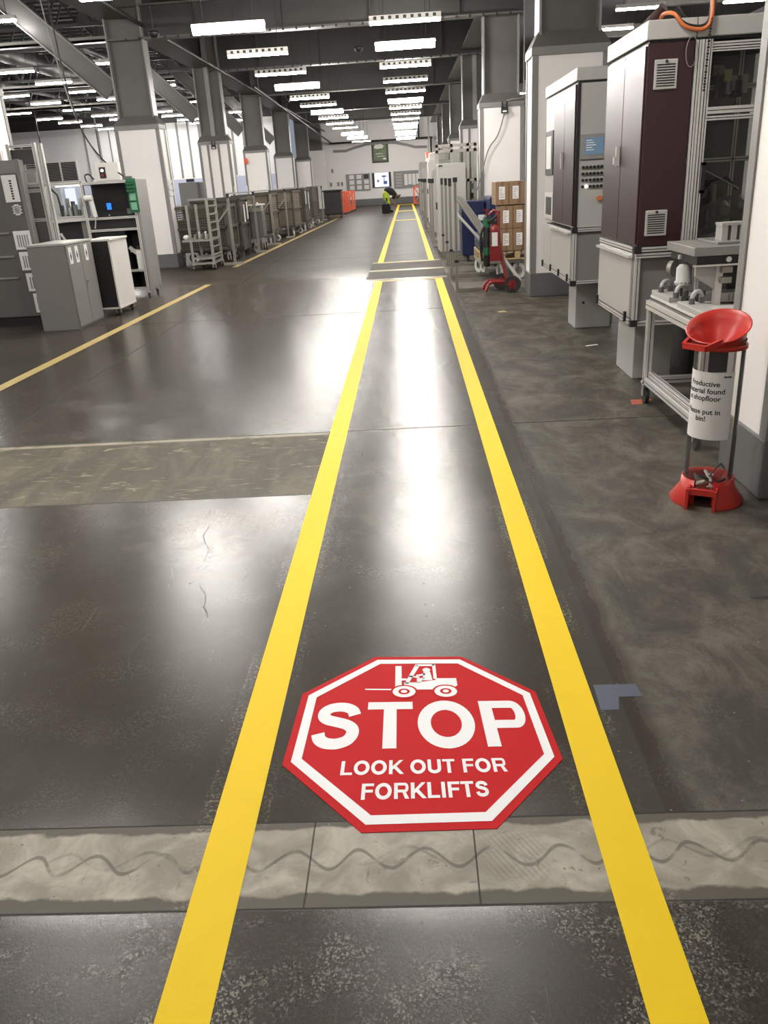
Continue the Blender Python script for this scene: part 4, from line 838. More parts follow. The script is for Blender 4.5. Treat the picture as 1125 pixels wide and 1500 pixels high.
# ---------------------------------------------------------------- right side middle distance
def wheel(parent, c, r, wd, ax=(1, 0, 0), tyre='rubber', hub='galv', name='wheel'):
    c = Vector(c); a_ = Vector(ax).normalized() * wd / 2
    o = part(name, MB().cyl(c - a_, c + a_, r, 20), tyre, parent); part('hub', MB().cyl(c - a_ * 1.15, c + a_ * 1.15, r * 0.5, 14), hub, o); return o
def castor(parent, x, y, z1, r=0.06, tyre='wheelw', ang=0.0):
    ax = (math.cos(ang), math.sin(ang), 0); o = wheel(parent, (x, y, r), r, 0.03, ax, tyre, 'galv', 'castor_wheel')
    a_ = Vector(ax) * 0.022; f = MB()
    for s_ in (-1, 1): f.bar(Vector((x, y, r * 0.8)) + a_ * s_, Vector((x, y, z1)) + a_ * s_, 0.006, 0.04, up=ax)
    part('castor_fork', f.box(x - 0.04, x + 0.04, y - 0.04, y + 0.04, z1 - 0.01, z1), 'galv', parent)
TX, TY = 1.21, 11.75
et = thing('extinguisher_trolley', 'red two-wheeled trolley with fire extinguisher before the cartons', 'trolley', (TX, TY, 0))
part('back_frame', MB().tube(smooth([(1.37, 11.85, 0.12), (1.30, 11.9, 0.42), (1.25, 11.95, 0.75), (1.25, 11.98, 1.07)]), 0.028).tube([(1.25, 11.98, 1.05), (1.19, 12.0, 1.08), (1.13, 12.02, 1.02)], 0.02), 'redmet', et)
part('toe_frame', MB().tube(smooth([(1.37, 11.75, 0.13), (1.22, 11.7, 0.15), (1.10, 11.68, 0.14), (1.04, 11.66, 0.03)]), 0.022).tube(smooth([(1.37, 11.95, 0.13), (1.2, 11.92, 0.15), (1.08, 11.9, 0.14), (1.02, 11.9, 0.03)]), 0.022), 'redmet', et)
wheel(et, (1.41, 11.66, 0.115), 0.115, 0.05, (0.35, 1, 0), 'rubber', 'redmet'); wheel(et, (1.30, 12.06, 0.115), 0.115, 0.05, (0.35, 1, 0), 'rubber', 'redmet')
sp = MB()
for k in range(6): a_ = PI * k / 3; sp.bar((1.405, 11.625, 0.115), (1.405 + 0.08 * math.cos(a_), 11.625, 0.115 + 0.08 * math.sin(a_)), 0.012)
part('spokes', sp, 'redmet', et)
part('document_box', MB().box(1.12, 1.27, 11.83, 11.9, 0.42, 0.62), 'redmet', et, bevel=0.005)
part('cylinder', MB().lathe([(0, 0.44), (0.058, 0.45), (0.06, 0.5), (0.06, 0.86), (0.04, 0.92), (0.02, 0.94), (0, 0.94)], (1.20, 11.98, 0), 20), 'redmet', et)
part('extinguisher_head', MB().ball((1.19, 11.88, 0.82), 0.062, 0.06, 0.07), 'redmet', et)
part('label_card', MB().box(1.145, 1.225, 11.822, 11.828, 0.62, 0.80), 'paper', et)
part('valve', MB().box(1.14, 1.23, 11.93, 12.0, 0.91, 0.95).cyl((1.10, 11.9, 0.93), (1.22, 11.95, 1.0), 0.02), 'black', et)
part('hose', MB().tube(smooth([(1.08, 11.93, 0.90), (1.01, 11.92, 0.8), (1.0, 11.92, 0.6), (1.02, 11.92, 0.42)]), 0.018), 'black', et)
gb = thing('gas_bottle', 'slim black and green gas bottle on the red trolley', 'gas bottle', (1.085, 11.95, 0.33))
part('cylinder', MB().lathe([(0, 0.34), (0.045, 0.345), (0.048, 0.38), (0.048, 0.52)], (1.085, 11.95, 0), 16).lathe([(0.048, 0.52), (0.048, 0.98), (0.03, 1.02), (0, 1.03)], (1.085, 11.95, 0), 16), 'black', gb)
part('band', MB().lathe([(0.0495, 0.50), (0.0495, 0.60)], (1.085, 11.95, 0), 16), 'green', gb); part('band', MB().lathe([(0.0495, 0.86), (0.0495, 0.98)], (1.085, 11.95, 0), 16), 'green', gb); part('valve', MB().cyl((1.085, 11.95, 1.02), (1.085, 11.95, 1.1), 0.015).box(1.05, 1.12, 11.93, 11.97, 1.08, 1.1), 'redmet', gb)
# dolly with pallet and crates, cartons on pallet
dl = thing('pallet_dolly', 'steel dolly on white castors under the wooden pallet', 'dolly', (1.45, 13.85, 0))
part('deck_frame', join(*[MB().bar(a_, b2, 0.04, 0.05) for a_, b2 in (((1.12, 13.3, 0.27), (1.75, 13.3, 0.27)), ((1.12, 14.5, 0.27), (1.75, 14.5, 0.27)), ((1.12, 13.3, 0.27), (1.12, 14.5, 0.27)), ((1.75, 13.3, 0.27), (1.75, 14.5, 0.27)))]), 'galv', dl)
for x, y, a_ in ((1.18, 14.45, 0.5), (1.24, 14.2, 0.2), (1.42, 13.34, 0.3), (1.72, 13.34, 0.9)): castor(dl, x, y, 0.245, 0.12, 'wheelw', a_)
def pallet(x0, x1, y0, y1, z, label):
    t = thing('wooden_pallet', label, 'pallet', ((x0 + x1) / 2, (y0 + y1) / 2, z)); n_ = 5
    for k in range(n_): a_ = x0 + (x1 - x0 - 0.09) * k / (n_ - 1); part('top_board', MB().box(a_, a_ + 0.09, y0, y1, z + 0.10, z + 0.12), 'wood', t)
    for y in (y0, (y0 + y1) / 2 - 0.04, y1 - 0.08):
        part('bottom_board', MB().box(x0, x1, y, y + 0.08, z, z + 0.02), 'wood', t)
        for x in (x0, (x0 + x1) / 2 - 0.04, x1 - 0.08): part('block', MB().box(x, x + 0.08, y, y + 0.08, z + 0.02, z + 0.10), 'wood', t)
pallet(1.10, 1.36, 13.35, 14.5, 0.30, 'light wooden pallet on the dolly under the small blue crate'); pallet(1.40, 1.95, 13.2, 13.85, 0.30, 'wooden pallet under the stacked cartons')
cr = thing('blue_crate', 'small blue crate on the wooden pallet of the dolly', 'crate', (1.23, 13.9, 0.43)); part('shell', MB().box(1.11, 1.35, 13.4, 14.45, 0.43, 0.66), 'blue', cr, bevel=0.01)
for z in (0.48, 0.54, 0.60): part('rib', MB().box(1.105, 1.355, 13.39, 14.455, z, z + 0.012), 'blue', cr)
k = 0
for z, row in ((0.43, [(1.40, 13.2)]), (0.76, [(1.40, 13.2)]), (1.10, [(1.34, 13.2)])):
    for xi, (x, y) in enumerate(row):
        for (dx, wd) in ((0, 0.20), (0.205, 0.30)):
            if z < 1 and dx == 0: wd = 0.20
            t = thing('carton', 'brown carton with white label, %s layer of the stack, %s the column' % (('bottom', 'middle', 'top')[k], 'away from' if dx == 0 else 'next to'), 'carton', (x + dx + wd / 2, y + 0.3, z), 'cartons on the pallet')
            part('box', MB().box(x + dx, x + dx + wd, y, y + 0.6, z, z + 0.325), 'carton', t, bevel=0.004)
            part('tape_strip', MB().box(x + dx + wd * 0.42, x + dx + wd * 0.58, y - 0.002, y + 0.602, z - 0.001, z + 0.327), 'tape', t)
            part('label_sheet', MB().box(x + dx + 0.05, x + dx + 0.14, y - 0.004, y - 0.002, z + 0.08, z + 0.26), 'paper', t)
            pr = MB()
            for q in range(6): pr.box(x + dx + 0.06, x + dx + 0.06 + random.uniform(.03, .07), y - 0.0055, y - 0.004, z + 0.1 + 0.025 * q, z + 0.108 + 0.025 * q)
            part('label_print', pr, 'boardgrey', t)
    k += 1
def bluebox(x0, x1, y0, y1, z1, label):
    t = thing('pallet_box', label, 'container', ((x0 + x1) / 2, (y0 + y1) / 2, 0))
    part('shell', MB().box(x0, x1, y0, y1, 0.15, z1), 'blue', t, bevel=0.015)
    rb = MB()
    for z in (z1 - 0.05, z1 - 0.2, z1 - 0.38, z1 - 0.55): rb.box(x0 - 0.012, x1 + 0.012, y0 - 0.012, y1 + 0.012, z, z + 0.02)
    part('rim', rb, 'blue', t)
    part('label_sheet', MB().box(x0 + 0.3, x0 + 0.43, y0 - 0.018, y0 - 0.012, z1 - 0.34, z1 - 0.24), 'paper', t)
    for x in (x0 + 0.1, x1 - 0.1): castor(t, x, y0 + 0.12, 0.16, 0.06, 'rubber'); castor(t, x, y1 - 0.12, 0.16, 0.06, 'rubber')
bluebox(1.0, 1.42, 16.0, 16.8, 1.10, 'tall dark blue container behind the leaning profiles'); bluebox(1.44, 1.95, 15.2, 16.5, 1.17, 'dark blue container half hidden behind the cartons')
# aluminium divider frames
for i, (x, y) in enumerate([(0.67, 12.1), (0.69, 14.0), (0.71, 15.9), (0.72, 17.9)]):
    t = thing('divider_frame', 'bare aluminium divider frame along the lane, %s of four' % ('nearest', 'second', 'third', 'farthest')[i], 'partition', (x, y, 0), 'aluminium dividers along the lane')
    part('post', profile((x, y, 0), (x, y, 1.50), 0.04), ['alugrey', 'black'], t); part('cap', MB().box(x - 0.03, x + 0.03, y - 0.03, y + 0.03, 1.47, 1.53) if i == 0 else MB().cyl((x, y, 1.40), (x, y, 1.52), 0.028), 'black', t)
    part('foot_rail', profile((x, y, 0.025), (x + 0.62, y, 0.025), 0.045), ['alugrey', 'black'], t)
    part('joint_block', MB().box(x - 0.028, x + 0.028, y - 0.028, y + 0.028, 0.40, 0.44), 'black', t)
t = thing('profile_bundle', 'bundle of pale aluminium profiles leaning down beside the blue container', 'profiles', (1.0, 13.0, 0))
for k in range(3): part('profile', profile((0.80 + 0.058 * k, 14.6, 1.24 - 0.02 * k), (1.28 + 0.058 * k, 12.7, 0.46 - 0.02 * k), 0.034), ['alugrey', 'black'], t)
tag(part('aluminium_profile', profile((0.80, 14.3, 0.98), (1.12, 13.25, 0.60), 0.03), ['alu', 'black']), 'single thin aluminium profile below the leaning bundle', 'profile')
tag(part('aluminium_profile', profile((1.38, 12.9, 0.42), (1.60, 12.3, 0.08), 0.03), ['alu', 'black']), 'short aluminium profile slanting to the floor behind the trolley wheel', 'profile')
def locker(x0, x1, y0, y1, h, label, m='machgrey', grp='tall cabinets beside the far lane'):
    t = thing('tall_cabinet', label, 'cabinet', ((x0 + x1) / 2, (y0 + y1) / 2, 0), grp)
    part('body', MB().box(x0, x1, y0, y1, 0.06, h), m, t, bevel=0.01); part('plinth', MB().box(x0 + 0.03, x1 - 0.03, y0 + 0.03, y1 - 0.03, 0, 0.06), 'plinth', t)
    for a_, b2 in ((y0 + 0.02, (y0 + y1) / 2 - 0.005), ((y0 + y1) / 2 + 0.005, y1 - 0.02)):
        d = part('door', MB().box(x0 - 0.015, x0, a_, b2, 0.1, h - 0.05), m, t); part('handle', MB().box(x0 - 0.035, x0 - 0.015, b2 - 0.06, b2 - 0.03, h * 0.5, h * 0.58), 'black', d)
    return t
t = locker(0.66, 1.24, 18.25, 19.0, 1.80, 'tall light grey cabinet behind the aluminium dividers'); part('name_plate', MB().box(0.68, 0.76, 18.243, 18.25, 1.74, 1.77), 'black', t)
for i, (x0, x1, y0, y1, h) in enumerate([(0.80, 1.3, 21.6, 22.8, 1.78), (0.78, 1.4, 25.0, 26.4, 1.75), (0.76, 1.5, 29.0, 31.0, 2.05), (0.70, 1.6, 34.5, 37.0, 1.9), (0.66, 1.6, 42, 45, 2.25)]):
    locker(x0, x1, y0, y1, h, 'pale grey tall cabinet beside the far lane, %s of the receding row' % ('nearest', 'second', 'third', 'fourth', 'farthest')[i], ('machgrey', 'machgrey', 'plastic_white', 'machgrey', 'machgrey')[i])
tag(part('white_case', MB().box(0.80, 1.35, 29.2, 30.8, 2.06, 2.3), 'plastic_white', bevel=0.03), 'white rounded case on top of the third pale cabinet', 'case')
for i, (x, y) in enumerate([(0.60, 20.6), (0.60, 22.6), (0.57, 26.8), (0.55, 28.2), (0.56, 33.0), (0.56, 38.5)]):
    t = thing('stand_post', 'slim aluminium post with black cap by the far lane, %s of its row' % ORD[i], 'post', (x, y, 0), 'aluminium posts by the far lane')
    part('post', profile((x, y, 0), (x, y, 1.45), 0.05), ['alugrey', 'black'], t); part('cap', MB().cyl((x, y, 1.42), (x, y, 1.52), 0.045), 'black', t); part('foot_bar', MB().box(x - 0.03, x + 0.14, y - 0.03, y + 0.03, 0, 0.05), 'galv', t)
# tall framed enclosure between
en = thing('framed_enclosure', 'tall grey framed enclosure with dark panes behind the light grey cabinet', 'enclosure', (1.1, 19.8, 0))
fm_ = MB()
for x in (0.70, 1.02, 1.38, 1.54): fm_.box(x - 0.03, x + 0.03, 19.55, 19.62, 0, 2.2)
for z in (2.17, 2.06, 1.45, 0.9, 0.05): fm_.box(0.67, 1.57, 19.55, 19.62, z - 0.03, z + 0.03)
part('frame', fm_, 'galv', en); part('pane', MB().box(0.73, 0.99, 19.58, 19.59, 1.48, 2.03), 'dglass', en); part('pane', MB().box(1.05, 1.35, 19.58, 19.59, 1.48, 2.03), 'dglass', en); part('pane', MB().box(1.41, 1.51, 19.58, 19.59, 0.9, 2.03), 'dglass', en)
part('side_panel', MB().box(0.70, 0.72, 19.62, 21.2, 0.1, 2.1), 'machgrey', en); part('inner_block', MB().box(1.1, 1.5, 20.2, 20.9, 0.3, 1.7), 'cabgrey', en)
for k_, z in enumerate((0.5, 0.8, 1.05, 1.25)): part('shelf_item', MB().box(1.42, 1.52, 19.9, 20.1, z, z + 0.12), ('cabdark', 'cabgrey', 'black', 'galv')[k_], en)
# ---------------------------------------------------------------- left foreground
gc_ = thing('grey_cabinet', 'low grey double door cabinet with three labels at the edge of the wide aisle', 'cabinet', (-4.48, 10.85, 0))
part('body', MB().box(-4.72, -4.25, 10.4, 11.3, 0.0, 1.03), 'cabgrey', gc_, bevel=0.004)
part('top', MB().box(-4.73, -4.235, 10.39, 11.31, 1.03, 1.055), 'machgrey', gc_, bevel=0.003)
for y0, y1 in ((10.42, 10.845), (10.855, 11.28)):
    d = part('door', MB().box(-4.25, -4.235, y0, y1, 0.03, 1.02), 'grey', gc_, bevel=0.003)
    if y0 > 10.5: part('handle', MB().cyl((-4.235, 10.90, 0.55), (-4.205, 10.90, 0.55), 0.012).box(-4.235, -4.23, 10.89, 10.91, 0.42, 0.52), 'galv', d)
for i, y in enumerate((10.47, 10.68, 11.0)):
    l_ = part('label_sheet', MB().box(-4.2345, -4.233, y, y + 0.10, 0.80, 1.0), 'paper', gc_); part('label_mark', MB().box(-4.2328, -4.2322, y + 0.04, y + 0.06, 0.84, 0.94).box(-4.2328, -4.2322, y + 0.03, y + 0.07, 0.87, 0.91), 'ink', l_)
tr = thing('roller_cabinet', 'white topped roller cabinet with black end behind the grey cabinet', 'cabinet', (-4.22, 11.85, 0))
part('body', MB().box(-4.40, -4.085, 11.5, 12.2, 0.12, 1.0), 'black', tr); part('side_panel', MB().box(-4.085, -4.065, 11.49, 12.21, 0.11, 1.0), 'plastic_white', tr); part('top', MB().box(-4.42, -4.05, 11.48, 12.22, 1.0, 1.025), 'plastic_white', tr, bevel=0.003); part('base_board', MB().box(-4.41, -4.06, 11.49, 12.21, 0.095, 0.12), 'plastic_white', tr)
for x, y in ((-4.12, 11.56), (-4.12, 12.14), (-4.36, 11.56), (-4.36, 12.14)): castor(tr, x, y, 0.095, 0.04, 'rubber', 0.4)
# dark grey machine cabinet with papers
lk = thing('control_locker', 'dark grey machine cabinet with printed papers taped on its face', 'cabinet', (-5.6, 11.2, 0))
LX1, LYF = -4.86, 11.0
part('body', MB().box(-6.05, LX1, LYF - 0.0, 11.13, 0.12, 2.05), 'cabdark', lk, bevel=0.01); part('top_band', MB().box(-6.05, LX1 + 0.0, LYF - 0.008, LYF, 1.90, 2.05), 'grey', lk); part('plinth', MB().box(-6.0, -4.95, LYF + 0.03, 11.12, 0.0, 0.12), 'black', lk)
part('side_strip', MB().box(LX1 - 0.05, LX1 + 0.006, LYF - 0.012, LYF, 0.15, 2.06), 'cabgrey', lk)
text('lettering', 'lerose', 0.05, 'boardgrey', lk, lambda x, y: (-5.03 + x, LYF - 0.01, 1.955 + y), 0.0)
for z in (1.19, 0.90, 0.63): part('drawer_handle', MB().box(-5.45, -5.17, LYF - 0.02, LYF, z - 0.012, z + 0.012), 'galv', lk)
for i, (x, w_, z0, z1) in enumerate([(-5.12, 0.19, 1.56, 1.88), (-5.12, 0.22, 0.98, 1.21), (-5.10, 0.22, 0.72, 0.95), (-5.07, 0.20, 0.45, 0.68), (-5.03, 0.16, 0.17, 0.42)]):
    l_ = part('paper_sheet', MB().box(x, x + w_, LYF - 0.016, LYF - 0.012, z0, z1), 'paper', lk); q = MB()
    if i == 0:
        for k in range(8): q.box(x + 0.09, x + 0.12, LYF - 0.0175, LYF - 0.016, z0 + 0.03 + 0.03 * k, z0 + 0.05 + 0.03 * k)
        part('print', q, 'ink', l_)
    else:
        for k in range(5): q.box(x + 0.04 + 0.032 * k, x + 0.056 + 0.032 * k, LYF - 0.0175, LYF - 0.016, z0 + 0.03, z1 - 0.05)
        part('print', q, 'grey', l_)
tk = MB()
for k in range(5): tk.box(-5.06 + 0.01 * (k % 2), -4.94 - 0.01 * (k % 2), LYF - 0.016, LYF - 0.012, 1.42 + 0.02 * k, 1.432 + 0.02 * k)
tk.box(-5.03, -4.97, LYF - 0.016, LYF - 0.012, 1.40, 1.53); part('tag_strips', tk, 'paper', lk)
castor(lk, -4.93, LYF + 0.06, 0.12, 0.05, 'rubber')
# rack behind
rk = thing('guarded_rack', 'aluminium framed rack with grey panels behind the dark machine cabinet', 'rack', (-4.9, 11.35, 0)); 
f_ = []
for x in (-5.10, -4.76): f_.append(profile((x, 11.32, 0), (x, 11.32, 2.25), 0.045))
f_.append(profile((-4.69, 11.36, 0), (-4.69, 11.36, 2.24), 0.04))
for z in (2.22, 1.92, 1.75, 1.68, 1.32, 0.98, 0.93): f_.append(profile((-5.10, 11.32, z), (-4.76, 11.32, z), 0.03))
part('frame', join(*f_), ['alu', 'black'], rk)
for z0, z1, m_ in ((1.70, 1.73, 'cabgrey'), (1.34, 1.66, 'cabdark'), (1.0, 1.30, 'cabdark'), (0.2, 0.91, 'black'), (2.0, 2.18, 'louvre')): part('panel', MB().box(-5.09, -4.77, 11.325, 11.34, z0, z1), m_, rk)
for x in (-5.06, -4.92): part('plate', MB().box(x, x + 0.12, 11.29, 11.305, 1.78, 1.90), 'machgrey', rk)
# clear cell
ce = thing('assembly_cell', 'clear walled assembly cell with fixtures beside the black fronted station', 'machine', (-5.4, 14.0, 0))
part('frame', join(profile((-5.72, 13.7, 0), (-5.72, 13.7, 1.80), 0.04), profile((-5.12, 13.7, 0), (-5.12, 13.7, 1.80), 0.04), profile((-5.72, 13.7, 1.78), (-5.12, 13.7, 1.78), 0.04), profile((-5.72, 13.7, 1.28), (-5.12, 13.7, 1.28), 0.04)), ['alu', 'black'], ce)
part('pane', MB().box(-5.70, -5.14, 13.70, 13.705, 1.3, 1.76), 'glass', ce); part('table', MB().box(-5.75, -5.1, 13.68, 14.4, 1.22, 1.27), 'alu', ce); part('back_wall', MB().box(-5.75, -5.1, 14.38, 14.42, 1.27, 1.8), 'lavender', ce)
part('lower_body', MB().box(-5.68, -5.25, 13.8, 14.35, 0.1, 1.2), 'black', ce); part('side_plate', MB().box(-5.25, -5.16, 13.72, 14.3, 0.2, 1.22), 'cabgrey', ce); part('strut', MB().bar((-5.6, 13.69, 1.05), (-5.45, 13.69, 0.75), 0.03), 'alu', ce)
for i in range(14):
    x = -5.66 + 0.035 * i; z = 1.27; h_ = (0.08, 0.2, 0.12, 0.3, 0.05, 0.16, 0.25)[i % 7]; part('fixture', MB().box(x, x + 0.04, 13.85 + 0.05 * (i % 4), 13.93 + 0.05 * (i % 4), z, z + h_), ('alu', 'black', 'plastic_white', 'galv', 'cabdark')[i % 5], ce)
part('light_panel', MB().box(-5.66, -5.5, 14.33, 14.37, 1.45, 1.72), 'screenw', ce); part('cell_fill_strip', MB().box(-5.65, -5.2, 13.95, 13.99, 1.745, 1.76), 'ledw', ce); part('arm', MB().tube([(-5.68, 13.8, 1.74), (-5.6, 13.85, 1.62), (-5.58, 13.85, 1.4)], 0.015), 'black', ce)  # thin glowing strip is added to brighten the cell interior
# black fronted station
st_ = thing('test_station', 'aluminium framed test station with black interior and small blue screen', 'machine', (-4.7, 13.9, 0))
sx0, sx1, sy = -5.10, -4.30, 13.62
part('frame', join(*[profile((x, sy, 0.06), (x, sy, 1.78), 0.04) for x in (sx0, sx1)], *[profile((sx0, sy, z), (sx1, sy, z), 0.035) for z in (1.765, 1.24, 1.06, 0.42, 0.14)], profile((sx1, 14.1, 0.06), (sx1, 14.1, 1.78), 0.04)), ['alu', 'black'], st_)
part('black_box', MB().box(sx0 + 0.02, sx1 - 0.02, sy + 0.35, 14.15, 0.5, 1.75).box(sx0 + 0.02, sx1 - 0.02, sy + 0.02, 14.15, 1.05, 1.22).box(sx0 + .02, sx1 - .02, sy + 0.02, sy + 0.36, 1.74, 1.76), 'black', st_)
part('lower_panel', MB().box(sx0 + 0.02, sx1 - 0.25, sy + 0.04, 14.1, 0.12, 1.04), 'black', st_)
part('side_panel', MB().box(sx1 + 0.02, sx1 + 0.035, sy - 0.0, 14.3, 0.10, 1.79), 'cabgrey', st_, bevel=0.003); part('side_edge', MB().box(sx1 + 0.035, sx1 + 0.04, sy + 0.06, 14.26, 0.14, 1.75), 'grey', st_)
part('back_panel', MB().box(sx0, sx1 + .02, 14.15, 14.2, 0.1, 1.78), 'cabgrey', st_)
part('screen', MB().box(-4.87, -4.80, sy + 0.335, sy + 0.348, 1.36, 1.46), 'screenb', st_); part('small_light', MB().box(-4.865, -4.845, sy + 0.335, sy + 0.348, 1.27, 1.285), 'paper', st_); part('dim_panel', MB().box(-4.55, -4.48, sy + 0.335, sy + 0.348, 1.28, 1.36), 'cabgrey', st_)
part('foot', MB().cyl((sx1, sy, 0), (sx1, sy, 0.08), 0.02).cyl((sx1, 14.1, 0), (sx1, 14.1, 0.08), 0.02).cyl((sx0, sy, 0), (sx0, sy, 0.08), 0.02), 'black', st_)
part('shelf', MB().box(-4.55, sx1 + 0.01, sy, 14.1, 0.40, 0.42), 'galv', st_)
cn = thing('counter_unit', 'white and black device on the shelf of the test station', 'device', (-4.42, 13.75, 0.42)); part('case', MB().box(-4.43, -4.34, sy + 0.06, sy + 0.3, 0.42, 0.72), 'plastic_white', cn, bevel=0.005); part('arm', MB().bar((-4.53, sy + 0.1, 0.78), (-4.43, sy + 0.1, 0.68), 0.05).box(-4.52, -4.36, sy + 0.08, sy + 0.2, 0.70, 0.74), 'machgrey', cn); part('knob', MB().cyl((-4.39, sy + 0.1, 0.75), (-4.39, sy + 0.1, 0.79), 0.03), 'black', cn)
ar = thing('barcode_scanner', 'white swivel scanner hanging before the black interior of the test station', 'scanner', (-5.0, sy - 0.05, 1.5)); part('head', MB().cyl((-5.06, sy - 0.06, 1.55), (-4.94, sy - 0.06, 1.55), 0.045, 14), 'plastic_white', ar); part('drop', MB().bar((-4.96, sy - 0.07, 1.56), (-4.93, sy - 0.07, 1.27), 0.06, 0.02), 'plastic_white', ar); part('tip', MB().bar((-4.93, sy - 0.07, 1.27), (-4.97, sy - 0.08, 1.10), 0.06, 0.015), 'machgrey', ar)
gr = thing('green_bin_rack', 'green storage bins stacked on the edge of the test station', 'storage bins', (-4.38, sy - 0.06, 1.55))
part('back_plate', MB().box(-4.37, -4.22, sy - 0.05, sy - 0.04, 1.30, 1.80), 'green', gr)
for k in range(3): part('slot', MB().box(-4.37, -4.24, sy - 0.1, sy - 0.05, 1.74 - 0.055 * k, 1.75 - 0.055 * k).box(-4.37, -4.24, sy - 0.1, sy - 0.095, 1.72 - 0.055 * k, 1.755 - 0.055 * k), 'green', gr)
W['palegreen'] = mat('pale_green_plastic', (0.16, 0.36, 0.24), 0.5)
for z in (1.48, 1.34): part('document', MB().box(-4.34, -4.25, sy - 0.07, sy - 0.055, z, z + 0.11), 'palegreen', gr)
cb_ = thing('control_box', 'cream control box with two buttons on top of the test station', 'control box', (-4.85, 13.85, 1.79)); part('case', MB().box(-4.88, -4.50, 13.72, 13.84, 1.79, 2.05), 'cream', cb_, bevel=0.006); l_ = part('button_plate', MB().box(-4.81, -4.71, 13.712, 13.72, 1.83, 1.99), 'black', cb_); part('button', MB().cyl((-4.76, 13.69, 1.94), (-4.76, 13.712, 1.94), 0.02), 'ledw', l_); part('button', MB().cyl((-4.76, 13.69, 1.87), (-4.76, 13.712, 1.87), 0.02), 'redmet', l_)
tag(part('black_hose', MB().tube(smooth([(-5.1, 13.9, 1.78), (-5.12, 13.9, 1.88), (-5.05, 13.9, 1.9), (-4.98, 13.9, 1.82)]), 0.012), 'black'), 'black hose curling beside the cream control box', 'hose')
tag(part('hanging_cable', MB().tube(smooth([(-5.35, 14.2, 6.0), (-5.25, 14.1, 3.6), (-5.05, 13.9, 2.6), (-4.75, 13.8, 2.1), (-4.42, 13.7, 1.83)]), 0.012), 'black'), 'black cable falling from the roof to the green bins', 'cable', 'cables to the test station')
tag(part('hanging_cable', MB().tube(smooth([(-5.65, 14.6, 6.0), (-5.55, 14.5, 4.6), (-5.42, 14.4, 3.6), (-5.2, 14.2, 2.75), (-4.8, 13.9, 2.05), (-4.55, 13.75, 1.84)]), 0.010), 'galv'), 'pale double cable falling from the roof beside the black one', 'cable', 'cables to the test station')
tag(part('socket_bar', MB().box(-4.42, -4.28, 13.6, 13.66, 1.80, 1.835), 'cabdark'), 'small socket bar on the top edge of the test station', 'socket')
for i, (x, z0) in enumerate([(-16.5, 2.4), (-14.2, 3.0)]):
    tag(part('hanging_lead', MB().cyl((x, 40 + i, z0), (x, 40 + i, 6.8), 0.03, 6).cyl((x, 40 + i, z0 - .2), (x, 40 + i, z0), 0.07, 8), 'black'), 'long lead hanging in the side hall, %s one' % ('shorter', 'longer')[1 - i], 'cable', 'leads in the side hall')
# hall background equipment
hc = thing('hall_cabinet', 'grey machine cabinet in the side hall behind the first cages', 'cabinet', (-7.5, 30, 0)); part('body', MB().box(-7.85, -7.2, 30, 31, 0, 1.86), 'cabgrey', hc, bevel=0.01); part('side', MB().box(-7.2, -7.1, 30.02, 31, 0, 1.84), 'cabdark', hc); part('display', MB().box(-7.55, -7.3, 29.95, 30.1, 1.87, 1.97), 'black', hc)
hm_ = thing('hall_desk', 'white desk with dark screens behind the first cages', 'desk', (-8.1, 29.5, 0)); part('desk_top', MB().box(-8.7, -7.9, 29, 30, 1.10, 1.15), 'plastic_white', hm_); part('body', MB().box(-8.6, -8.0, 29.1, 29.9, 0, 1.10), 'machgrey', hm_); part('screen', MB().box(-8.18, -8.0, 29.3, 29.35, 1.34, 1.46), 'black', hm_); part('device', MB().box(-8.25, -8.0, 29.2, 29.4, 1.16, 1.28), 'black', hm_)
t = thing('notice_strip', 'narrow notice sheets fixed down the side of the first full white column', 'notice', (-5.16, 19.0, 1.5)); part('sheets', MB().box(-5.165, -5.16, 18.9, 19.2, 1.5, 1.58).box(-5.165, -5.16, 18.9, 19.2, 1.62, 1.72).box(-5.165, -5.16, 18.9, 19.2, 1.76, 1.82), 'paper', t)
t = thing('door_pillar', 'white panel post between the first full column and the cages', 'post', (-5.45, 20.4, 0)); part('panel', MB().box(-5.62, -5.42, 20.2, 20.3, 0.25, 2.9), 'white', t)
# ---------------------------------------------------------------- cages and trolleys
c1 = thing('tool_trolley', 'grey two shelf push trolley with tools in front of the first cage', 'trolley', (-4.35, 17.95, 0))
tx0, tx1, ty0, ty1 = -4.55, -4.12, 17.75, 18.55
for x, y, h in ((tx0, ty0, 1.30), (tx1, ty0, 1.38), (tx1, ty1, 1.38), (tx0, ty1, 1.30)):
    part('upright', MB().bar((x, y, 0.12), (x, y, h), 0.05), 'galv', c1)
part('handle_bar', MB().bar((tx0 + 0.05, ty0, 1.40), (tx1, ty0, 1.40), 0.04).bar((tx1, ty0, 1.40), (tx1, ty1, 1.38), 0.04), 'galv', c1)
ladder = MB()
for k in range(7): ladder.bar((tx1, ty0, 0.3 + 0.16 * k), (tx1, ty1 - 0.0, 0.3 + 0.16 * k), 0.03)
part('side_rungs', ladder, 'galv', c1)
for z in (0.60, 0.24, 0.14): part('shelf', MB().box(tx0 - (0.18 if z > .5 else 0), tx1, ty0 - 0.02, ty1, z - 0.02, z + 0.02), 'galv', c1)
for x, y, a_ in ((tx0, ty0, 0.9), (tx1, ty0, 0.3), (tx1, ty1, 0.4), (tx0, ty1, 0.2)): castor(c1, x, y, 0.12, 0.055, 'rubber', a_)
